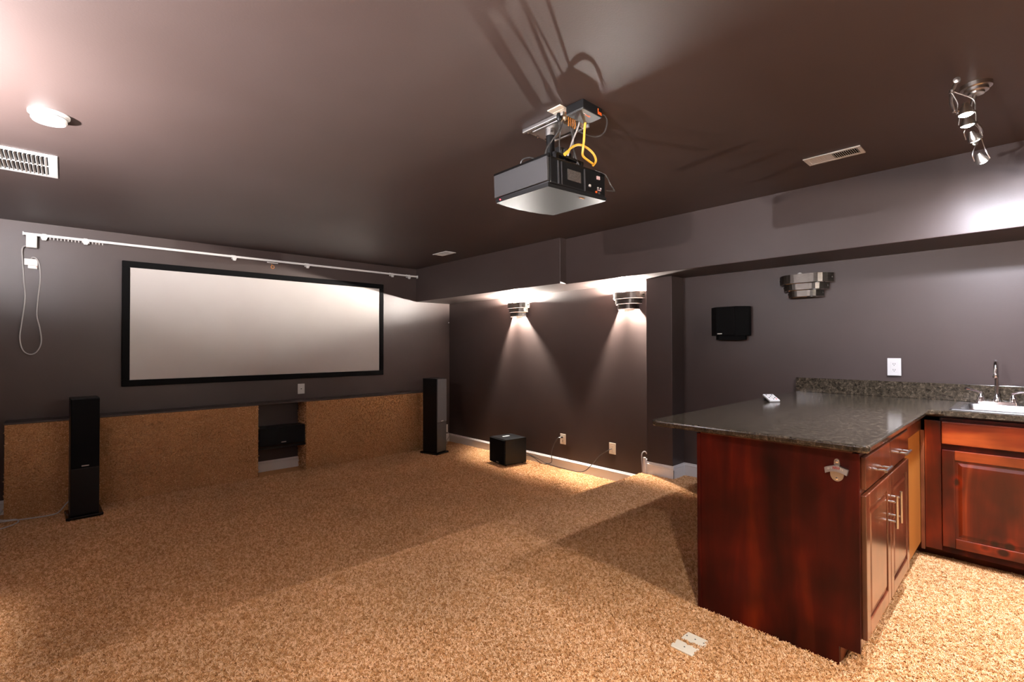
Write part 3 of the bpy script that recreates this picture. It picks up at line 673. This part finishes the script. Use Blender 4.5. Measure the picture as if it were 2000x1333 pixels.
# mount
t = thing('projector_mount', 'silver ceiling plate with short black pole holding the projector', 'ceiling mount', (1.93, 1.775, ZC))
b = nb(); box(b, 1.868, 2.085, 1.625, 1.925, ZC-.010, ZC-.0005, .003, 2); box(b, 1.866, 1.880, 1.625, 1.925, ZC-.026, ZC-.002, .005, 3); box(b, 2.072, 2.087, 1.625, 1.925, ZC-.026, ZC-.002, .005, 3); obj('ceiling_plate', b, ALU, t)
b = nb(); box(b, 1.895, 2.045, 1.675, 1.880, ZC-.030, ZC-.008, .010, 4); obj('raised_dish', b, ALU, t)
for (x, y) in ((1.888, 1.90), (2.03, 1.90), (1.935, 1.855), (2.0, 1.86), (1.965, 1.90), (2.06, 1.66)):
    b = nb(); lathe(b, [(0, 0), (.009, 0), (.009, -.009), (.005, -.010), (.005, -.018), (0, -.019)], (x, y, ZC-.010), seg=6, cap=False); obj('bolt', b, CHROME, t)
b = nb(); rod(b, (1.945, 1.785, ZC-.028), (1.945, 1.785, ZC-.064), .027, 20); rod(b, (1.935, 1.765, ZC-.02), (1.925, 1.755, ZC-.05), .008, 8); obj('collar', b, ALU, t)
b = nb(); rod(b, (1.945, 1.785, ZC-.060), (1.945, 1.785, 2.335), .0235, 20); obj('pole', b, BLACK, t)
b = nb(); box(b, 1.90, 2.01, 1.73, 1.84, 2.318, 2.342, .004); box(b, 1.925, 1.985, 1.70, 1.735, 2.33, 2.395, .004); box(b, 1.975, 2.035, 1.71, 1.80, 2.335, 2.385, .006)
for s1_ in (-1, 1):
    for s2_ in (-1, 1): box(b, 1.955+s1_*.10-.012, 1.955+s1_*.10+.012, 1.785+s2_*.12-.012, 1.785+s2_*.12+.012, 2.270, 2.330, .003)
box(b, 1.84, 2.07, 1.655, 1.675, 2.318, 2.330); box(b, 1.84, 2.07, 1.895, 1.915, 2.318, 2.330); box(b, 1.945, 1.965, 1.66, 1.91, 2.318, 2.330); obj('adapter_bracket', b, BLACK, t)
b = nb(); box(b, 1.926, 1.984, 1.6975, 1.7015, 2.338, 2.392, .001); prism(b, [(1.945, 2.376), (1.967, 2.376), (1.956, 2.355)], 'y', 1.6965, 1.6980); obj('bracket_face', b, DGREY, t)
# ceiling outlet, media box and cables
t = plate('power_outlet', 'white ceiling outlet with orange mark above the projector mount', 'outlet', (1.868, 1.641, ZC), (1, 0, 0), (0, 0, -1), .112, .088, 'blank', IVORY)
b = nb(); box(b, 1.885, 1.918, 1.624, 1.634, ZC-.0095, ZC-.006, .001); obj('orange_strip', b, ORG, t)
b = nb(); lathe(b, [(.012, 0), (.015, -.012), (.013, -.035), (.006, -.045), (0, -.046)], (1.872, 1.655, ZC-.006), seg=14); pl = obj('plug', b, BLACK, t)
b = nb(); lathe(b, [(.016, 0), (.018, -.012), (.012, -.026), (0, -.027)], (1.905, 1.655, ZC-.006), seg=14); obj('plug', b, IVORY, t)
t = thing('cable_bracket', 'small white low-voltage bracket with wires beside the projector mount', 'bracket', (1.975, 1.66, ZC))
b = nb(); box(b, 1.915, 1.990, 1.618, 1.628, ZC-.020, ZC, .002); box(b, 1.915, 1.990, 1.660, 1.668, ZC-.014, ZC, .002); box(b, 1.915, 1.922, 1.618, 1.668, ZC-.014, ZC, .002); box(b, 1.983, 1.990, 1.618, 1.668, ZC-.014, ZC, .002); obj('frame', b, IVORY, t)
b = nb()
for k in range(4): tube(b, [(1.93+.016*k, 1.642, ZC-.002), (1.935+.018*k, 1.645, ZC-.035), (1.945+.016*k, 1.655, ZC-.05)], .004, 6)
obj_split('wire', b, TAN, t)
t = thing('media_extender_box', 'flat black electronics box with orange lettering fixed to the ceiling', 'electronics box', (1.93, 1.535, ZC))
b = nb(); box(b, 1.852, 2.008, 1.482, 1.592, ZC-.046, ZC-.001, .003, 2); bx_ = obj('housing', b, BLACK, t)
b = nb(); box(b, 1.855, 2.005, 1.485, 1.589, ZC-.0485, ZC-.045, .001); obj('lid', b, DGREY, t)
b = nb(); box(b, 1.968, 1.972, 1.4805, 1.4825, ZC-.040, ZC-.012); box(b, 1.972, 1.999, 1.4805, 1.4825, ZC-.040, ZC-.036)
for k in range(4):
    xx = 1.975+.006*k; box(b, xx, xx+.0045, 1.4805, 1.4825, ZC-.0355, ZC-.0335); box(b, xx, xx+.0013, 1.4805, 1.4825, ZC-.0355, ZC-.027); box(b, xx+.0032, xx+.0045, 1.4805, 1.4825, ZC-.0355, ZC-.027); box(b, xx, xx+.0045, 1.4805, 1.4825, ZC-.0285, ZC-.0265)
obj('orange_lettering', b, ORG, bx_)
b = nb(); box(b, 1.895, 1.913, 1.512, 1.515, ZC-.0495, ZC-.0483); obj('pale_lettering', b, PINKP, bx_)
b = nb(); box(b, 1.915, 1.950, 1.516, 1.520, ZC-.0495, ZC-.0483); box(b, 1.935, 1.950, 1.513, 1.523, ZC-.0495, ZC-.0483); obj('orange_lettering', b, ORG, bx_)
# cables
b = nb(); tube(b, [(1.985, 1.575, ZC-.045), (1.985, 1.58, ZC-.08), (1.985, 1.585, 2.40), (1.984, 1.59, 2.36), (1.995, 1.60, 2.330), (2.04, 1.60, 2.316), (2.085, 1.605, 2.312)], .0062, 8)
tag(obj('yellow_network_cable', b, YEL), 'yellow cable dropping straight from the ceiling box to the projector', 'cable')
b = nb(); tube(b, [(1.875, 1.60, 2.318), (1.90, 1.60, 2.345), (1.96, 1.60, 2.378), (2.02, 1.595, 2.378), (2.07, 1.59, 2.358), (2.10, 1.595, 2.33), (2.105, 1.62, 2.31)], .0062, 8)
rod(b, (1.875, 1.60, 2.318), (1.855, 1.605, 2.300), .009, 8); tag(obj('yellow_network_cable', b, YEL), 'yellow cable arching over the top rear of projector', 'cable')
for lab, pts in (('black power cord hanging from the ceiling outlet down to the projector', [(1.872, 1.655, ZC-.05), (1.873, 1.656, ZC-.085), (1.86, 1.67, 2.42), (1.83, 1.70, 2.36), (1.825, 1.715, 2.32), (1.81, 1.74, 2.30), (1.78, 1.78, 2.315), (1.765, 1.82, 2.31), (1.765, 1.835, 2.28)]),
                 ('thin black cord from the pale plug to the mount bracket', [(1.905, 1.655, ZC-.03), (1.895, 1.658, ZC-.06), (1.885, 1.66, ZC-.10), (1.900, 1.68, 2.40), (1.93, 1.70, 2.33)]),
                 ('grey cable curving from the ceiling box behind the bracket', [(1.975, 1.60, ZC-.02), (1.965, 1.61, ZC-.07), (1.955, 1.63, ZC-.12), (1.95, 1.65, 2.37), (1.955, 1.67, 2.335)]),
                 ('thick black cable bundle falling beside the mount bracket', [(1.955, 1.655, ZC-.04), (1.985, 1.66, ZC-.09), (2.00, 1.67, 2.40), (2.01, 1.66, 2.34), (2.03, 1.65, 2.29)]),
                 ('black cable looping out from the right side of ceiling box', [(2.006, 1.50, ZC-.025), (2.04, 1.495, ZC-.022), (2.07, 1.50, ZC-.045), (2.085, 1.53, ZC-.085), (2.07, 1.57, ZC-.098), (2.03, 1.61, ZC-.085), (2.00, 1.64, ZC-.06)]),
                 ('thin dark cord kinked outward at the right rear of projector', [(2.12, 1.62, 2.29), (2.19, 1.60, 2.275), (2.235, 1.60, 2.235), (2.262, 1.59, 2.200), (2.245, 1.595, 2.197), (2.205, 1.605, 2.193)]),
                 ('black wire running up the bracket toward the grey collar', [(2.00, 1.67, ZC-.03), (2.02, 1.69, ZC-.08), (2.03, 1.69, 2.38), (2.02, 1.70, 2.30)])):
    b = nb(); tube(b, pts, .006 if 'thick' in lab else .0045 if 'thin' not in lab else .0032, 8)
    tag(obj('black_cable', b, DARKC if 'grey' not in lab[:5] else GREYC), lab, 'cable')

# ------------------------------------------------------------ cabinets
def xf(o_, u, n):
    """local (u,v=z,n outward) -> world: x local = along u, y local = outward n, z up"""
    o_, u, n = Vector(o_), Vector(u), Vector(n)
    return Matrix(((u.x, n.x, 0, o_.x), (u.y, n.y, 0, o_.y), (u.z, n.z, 1, o_.z), (0, 0, 0, 1)))
def raised_door(parent, R, w_, h_, m, mh, name='door', handle=None, stile=.062, th=.019):
    """frame and raised panel; local origin lower left on the cabinet face"""
    b = nb(); box(b, .004, w_-.004, 0, th-.007, .004, h_-.004, .001, 1, R); d = obj(name, b, m, parent)
    for (x0, x1) in ((0, stile), (w_-stile, w_)):
        b = nb(); box(b, x0, x1, 0, th, 0, h_, .003, 2, R); obj('stile', b, m, d)
    for (z0, z1) in ((0, stile), (h_-stile, h_)):
        b = nb(); box(b, stile, w_-stile, 0, th, z0, z1, .003, 2, R); obj('rail', b, mh, d)
    b = nb(); s = stile+.002; k = .030
    q = [[(s, th-.011, s), (w_-s, th-.011, s), (w_-s, th-.011, h_-s), (s, th-.011, h_-s)], [(s+.006, th-.009, s+.006), (w_-s-.006, th-.009, s+.006), (w_-s-.006, th-.009, h_-s-.006), (s+.006, th-.009, h_-s-.006)],
         [(s+k, th-.001, s+k), (w_-s-k, th-.001, s+k), (w_-s-k, th-.001, h_-s-k), (s+k, th-.001, h_-s-k)]]
    V = [[b.verts.new(R @ Vector(p)) for p in ring] for ring in q]
    for a, c in zip(V, V[1:]):
        for i in range(4): b.faces.new((a[i], a[(i+1) % 4], c[(i+1) % 4], c[i]))
    b.faces.new(V[-1]); b.faces.new(V[0][::-1]); obj('raised_panel', b, m, d)
    return d
def bar_pull(parent, R, x, z, ln, vert):
    b = nb(); th = .019; off = .032
    if vert: p0, p1, s0, s1_ = (x, th+off, z-ln/2), (x, th+off, z+ln/2), (x, th, z-ln*.3), (x, th, z+ln*.3)
    else: p0, p1, s0, s1_ = (x-ln/2, th+off, z), (x+ln/2, th+off, z), (x-ln*.3, th, z), (x+ln*.3, th, z)
    W = lambda p: R @ Vector(p)
    rod(b, W(p0), W(p1), .006, 14)
    for s in (s0, s1_): rod(b, W(s), W((s[0], th+off, s[2])), .0048, 12)
    return obj('handle', b, NICKEL, parent)
# island cabinet (runs out from the kitchen wall)
IX, IY0, IY1, IT = 2.37, .488, 1.152, .888
t = thing('base_cabinet', 'dark cherry island cabinet with end panel, two drawers and two doors', 'cabinet', (2.9, .8, 0))
b = nb(); prism(b, [(.562, 0), (IY1, 0), (IY1, IT), (IY0, IT), (IY0, .079), (.562, .079)], 'x', IX, IX+.018); obj('end_panel', b, WOODP, t)
b = nb(); box(b, IX-.006, XK-.02, IY1, IY1+.018, 0, IT, .002); obj('back_panel', b, WOODP, t)
b = nb(); box(b, IX+.018, 3.39, IY0+.02, IY1, .10, IT-.002); obj('carcass', b, BLACK, t)
b = nb(); box(b, IX+.018, 3.40, .560, .575, 0, .10); obj('toe_kick', b, WOODK, t)
b = nb(); f0, f1 = IY0, IY0+.020
box(b, IX+.018, IX+.040, f0, f1, .10, IT-.002); box(b, 2.872, 2.900, f0, f1, .10, IT-.002); box(b, 3.355, 3.392, f0, f1, .10, IT-.002)
box(b, IX+.018, 3.392, f0+.001, f1, IT-.022, IT-.002); box(b, IX+.018, 3.392, f0+.001, f1, .715, .737); box(b, IX+.018, 3.392, f0+.001, f1, .10, .132); obj('face_frame', b, WOODF, t)
Rf = lambda x, z: xf((x, IY0, z), (1, 0, 0), (0, -1, 0))
for (x0, x1, hx) in ((2.398, 2.880, .40), (2.890, 3.372, .082)):
    b = nb(); R = Rf(x0, .738); w_ = x1-x0; box(b, 0, w_, 0, .019, 0, .134, .004, 3, R); d = obj('drawer', b, WOODF, t)
    bar_pull(d, R, w_*.54, .048, .130, False)
    R = Rf(x0, .127); d = raised_door(t, R, w_, .588, WOODF, WOODF); bar_pull(d, R, .045 if hx < .2 else w_-.048, .430, .150, True)
# corner filler and its tan unfinished panel
t = thing('corner_filler', 'tan unfinished blind corner panel between the two cabinets', 'cabinet panel', (3.65, .55, 0))
b = nb(); box(b, 3.394, 3.968, .492, .506, .10, .80); obj('tan_panel', b, TAN, t)
b = nb(); box(b, 3.394, 3.968, .4885, .508, .80, IT-.002, .002); obj('top_rail', b, WOODF, t)
b = nb(); box(b, 3.50, 3.66, .520, .535, 0, .10, .002); obj('support_block', b, TAN, t)
b = nb(); box(b, 3.68, 3.968, .540, .552, 0, .10); obj('toe_board', b, BLACKM, t)
# sink cabinet along the kitchen wall
SX = 3.95
t = thing('base_cabinet', 'knotty red alder sink cabinet along the kitchen wall', 'cabinet', (4.3, .0, 0))
b = nb(); box(b, SX+.02, 4.66, -.72, .40, .10, .76); box(b, SX+.02, SX+.034, -.72, .40, .76, IT-.002); obj('carcass', b, WOODP, t)
b = nb(); box(b, 4.07, 4.085, -.72, .53, 0, .10, .001); obj('toe_kick', b, WOODK, t)
b = nb(); box(b, SX, SX+.02, .392, .470, .075, .865, .002); obj('corner_stile', b, WOODS, t)
b = nb(); box(b, SX-.012, SX+.02, .471, .490, .060, .80, .002); obj('side_strip', b, WOODF, t)
b = nb(); box(b, SX+.001, SX+.02, -.72, .392, .865, IT-.002); box(b, SX+.001, SX+.02, -.72, .392, .695, .728); box(b, SX+.001, SX+.02, -.72, .392, .07, .104); obj('face_rail', b, WOODP, t)
b = nb(); box(b, SX+.002, SX+.02, -.10, -.055, .10, .865); box(b, SX+.002, SX+.02, -.72, -.66, .10, .865); obj('face_stile', b, WOODS, t)
for (y1, y0) in ((.388, -.072), (-.084, -.545)):
    w_ = y1-y0; R = xf((SX, y1, .728), (0, -1, 0), (-1, 0, 0)); b = nb(); box(b, 0, w_, 0, .019, 0, .138, .005, 3, R); obj('false_drawer', b, WOODH, t)
    R = xf((SX, y1, .108), (0, -1, 0), (-1, 0, 0)); d = raised_door(t, R, w_, .586, WOODS, WOODH, stile=.058)
# granite worktop: L shape with rounded corner
CT0, CT1 = .905, .935
t = thing('granite_worktop', 'polished dark granite L-shaped worktop with upstand', 'worktop', (3.4, .9, CT0))
def rc(cx, cy, r, a0, a1, n=6): return [(cx+r*math.cos(a0+(a1-a0)*k/n), cy+r*math.sin(a0+(a1-a0)*k/n)) for k in range(n+1)]
X0, Y0, Y1, XI, YI = 2.30, .440, 1.405, 3.893, .404
def slab(e):
    """outline inset by e; the sink hole is cut as separate strips around it"""
    return rc(X0+.03, Y0+.03+0, .03-e, PI, 1.5*PI) + [(XI-.012, Y0+e)] + [(XI+e, YI+.012), (XI+e, .372)] + [(XK-.001, .372), (XK-.001, Y1-e)] + rc(X0+.05, Y1-.05, .05-e, PI/2, PI)
b = nb(); lev = [(CT0, .006), (CT0+.004, .002), (CT0+.008, 0), (CT1-.008, 0), (CT1-.003, .002), (CT1, .006)]
rings = [[b.verts.new((p[0], p[1], z)) for p in slab(e)] for z, e in lev]
for a, c in zip(rings, rings[1:]):
    for i in range(len(a)): b.faces.new((a[i], a[(i+1) % len(a)], c[(i+1) % len(a)], c[i]))
b.faces.new(rings[-1]); b.faces.new(rings[0][::-1])
# strips around the sink cut-out
SKX0, SKX1, SKY0, SKY1 = 3.99, 4.55, -.20, .36
box(b, XI+.002, SKX0+.02, -.72, .3725, CT0, CT1-.0002); box(b, SKX1-.02, XK-.001, -.72, .3725, CT0, CT1-.0002); box(b, SKX0+.02, SKX1-.02, SKY1-.02, .3725, CT0, CT1-.0002); box(b, SKX0+.02, SKX1-.02, -.72, SKY0+.02, CT0, CT1-.0002)
obj('slab', b, GRAN, t)
b = nb(); box(b, XK-.022, XK-.001, -.72, 1.404, CT1, 1.054, .002); obj('upstand', b, GRAN, t)
b = nb(); box(b, IX+.0, XK-.02, IY0+.02, IY1, IT, CT0); box(b, SX+.03, XK-.02, -.70, IY0+.02, IT, CT0); obj('underlay', b, WOODF, t)
# sink
t = thing('sink', 'small stainless steel drop-in sink in the granite worktop', 'sink', (4.27, .08, CT1))
b = nb()
def rr(x0, x1, y0, y1, r): return rc(x1-r, y1-r, r, 0, PI/2)+rc(x0+r, y1-r, r, PI/2, PI)+rc(x0+r, y0+r, r, PI, 1.5*PI)+rc(x1-r, y0+r, r, 1.5*PI, 2*PI)
L_ = [(0, .0006, .015), (.004, .006, .018), (.016, .008, .02), (.028, .004, .02), (.032, .006, .022)]
rings = []
for e, z, r in L_: rings.append([b.verts.new((p[0], p[1], CT1+z)) for p in rr(SKX0+e, SKX1-e, SKY0+e, SKY1-e, r)])
for (x0, x1, y0, y1, z, r) in ((SKX0+.042, SKX1-.11, SKY0+.045, SKY1-.045, .004, .05), (SKX0+.050, SKX1-.118, SKY0+.053, SKY1-.053, -.012, .05), (SKX0+.06, SKX1-.128, SKY0+.063, SKY1-.063, -.13, .05), (SKX0+.10, SKX1-.165, SKY0+.10, SKY1-.10, -.15, .05)):
    rings.append([b.verts.new((p[0], p[1], CT1+z)) for p in rr(x0, x1, y0, y1, r)])
for a, c in zip(rings, rings[1:]):
    for i in range(len(a)): b.faces.new((a[i], a[(i+1) % len(a)], c[(i+1) % len(a)], c[i])).smooth = True
b.faces.new(rings[-1]); obj('basin', b, STEEL, t)
b = nb(); lathe(b, [(0, .002), (.03, .002), (.035, .006), (.042, .001)], (4.23, .08, CT1-.15), seg=24, cap=False); obj('drain', b, CHROME, t)
# faucet
FX, FY, FZ = 4.490, .168, CT1+.006
t = thing('faucet', 'chrome gooseneck faucet with two lever handles behind the sink', 'faucet', (FX, FY, FZ))
b = nb(); pts = rr(FX-.024, FX+.024, FY-.105, FY+.105, .023); lo = [b.verts.new((p[0], p[1], FZ)) for p in pts]; hi = [b.verts.new((FX+(p[0]-FX)*.86, FY+(p[1]-FY)*.97, FZ+.018)) for p in pts]
for i in range(len(pts)): b.faces.new((lo[i], lo[(i+1) % len(pts)], hi[(i+1) % len(pts)], hi[i])).smooth = True
b.faces.new(hi); b.faces.new(lo[::-1]); obj('base', b, CHROME, t)
b = nb(); lathe(b, [(.022, .014), (.022, .024), (.018, .034), (.017, .044), (.012, .054), (.015, .060), (.012, .068), (.009, .072)], (FX, FY, FZ), seg=24)
g = [(FX, FY, FZ+.06), (FX, FY, FZ+.13), (FX, FY, FZ+.20)] + [(FX-.058+.058*math.cos(a), FY, FZ+.225+.058*math.sin(a)) for a in [PI*k/8 for k in range(1, 8)]] + [(FX-.117, FY, FZ+.215), (FX-.119, FY, FZ+.20)]
tube(b, g, .0105, 14); obj('spout', b, CHROME, t)
b = nb(); lathe(b, [(.0125, .0), (.014, -.004), (.014, -.022), (.011, -.026), (.008, -.024)], (FX-.119, FY, FZ+.204), seg=18); obj('aerator', b, CHROME, t)
for s in (1, -1):
    cy = FY+s*.075
    b = nb(); lathe(b, [(.022, .014), (.023, .022), (.019, .030), (.020, .036), (.017, .050), (.010, .062), (.008, .070), (.009, .076), (0, .080)], (FX, cy, FZ), seg=24, cap=False); h = obj('handle_base', b, CHROME, t)
    b = nb(); tube(b, [(FX, cy, FZ+.070), (FX-.012, cy+s*.014, FZ+.080), (FX-.040, cy+s*.045, FZ+.092), (FX-.062, cy+s*.070, FZ+.100)] if s > 0 else [(FX, cy, FZ+.070), (FX-.004, cy+s*.014, FZ+.080), (FX-.006, cy+s*.05, FZ+.088), (FX-.008, cy+s*.085, FZ+.092)], [.006]*7+[.0075]*6+[.0095]*8, 12); obj('lever', b, CHROME, h)
# remote on the worktop
t = thing('remote_control', 'small white remote control with buttons lying on the granite', 'remote control', (3.64, 1.23, CT1))
R = Matrix.Translation((3.640, 1.232, CT1+.0005)) @ Matrix.Rotation(math.radians(-40), 4, 'Z') @ Matrix.Rotation(math.radians(22), 4, 'X')
b = nb(); box(b, -.038, .038, 0, .095, 0, .014, .004, 3, R); body = obj('body', b, PLAST, t)
b = nb(); box(b, -.030, .030, .075, .092, -.030, 0, .003, 2, R); obj('clip', b, DGREY, body)
for i in range(3):
    for j in range(4): b = nb(); rod(b, R @ Vector((-.020+i*.020, .020+j*.020, .0135)), R @ Vector((-.020+i*.020, .020+j*.020, .0158)), .0052, 10); obj('button', b, REDP if (i, j) == (2, 0) else DGREY if (i+j) % 2 else GREYW, body)
# bottle opener on the island end panel
OX, OY, OZ = IX, .562, .812
t = thing('bottle_opener', 'cast metal wall bottle opener screwed to the cherry end panel', 'bottle opener', (OX, OY, OZ))
def W_(u, v): return (OY-u, OZ+v)          # u to the right as seen from the room
b = nb()
tongue = [W_(-.011, .020), W_(-.010, .036), W_(-.007, .043), W_(0, .046), W_(.007, .043), W_(.010, .036), W_(.011, .020)]
prism(b, tongue, 'x', OX-.006, OX)
disc = [W_(.024*math.cos(a), -.018+.030*math.sin(a)) for a in [PI+PI*k/14 for k in range(15)]] + [W_(.024, .0), W_(-.024, .0)]
prism(b, disc, 'x', OX-.008, OX); obj('plate', b, ZINC, t)
b = nb(); n = 12; up = []; lw = []
for k in range(n+1):
    s = -1+2*k/n; up.append((.042*s, .020-.014*abs(s)**1.6)); lw.append((.038*s, -.004-.012*abs(s)**1.8))
A = [b.verts.new((OX-.004, *W_(*p))) for p in up]; B_ = [b.verts.new((OX-.022, *W_(*p))) for p in up]; D_ = [b.verts.new((OX-.026, *W_(*p))) for p in lw]; E_ = [b.verts.new((OX-.006, *W_(*p))) for p in lw]
for i in range(n):
    for (p, q) in ((A, B_), (B_, D_), (D_, E_), (E_, A)): b.faces.new((p[i], p[i+1], q[i+1], q[i]))
b.faces.new((A[0], B_[0], D_[0], E_[0])); b.faces.new((A[n], B_[n], D_[n], E_[n])[::-1]); hd = obj('hood', b, ZINC, t)
def onhood(u, f): # point on hood face: f 0 bottom..1 top
    s = u/.042; zt = .020-.014*abs(s)**1.6; zb = -.004-.012*abs(s)**1.8
    return Vector((OX-.0265+.004*f, OY-u, OZ+zb+(zt-zb)*f))
for m_, us in ((PLAST, (-.031, -.026, -.021, -.016)), (REDP, (-.010, -.005, 0, .005, .010)), (IVORY, (.017, .023))):
    b = nb()
    for i, u in enumerate(us):
        rod(b, onhood(u, .42), onhood(u+.0012, .86), .0009, 6); rod(b, onhood(u, .42 if i % 2 else .86), onhood(u+.0032, .62), .0008, 6)
    obj('raised_lettering', b, m_, hd)
for v in (.034, -.036):
    b = nb(); lathe(b, [(.0055, 0), (.005, -.003), (0, -.004)], (OX-.006, OY, OZ+v), (1, 0, 0), 12, cap=False); obj('screw', b, CHROME, t)
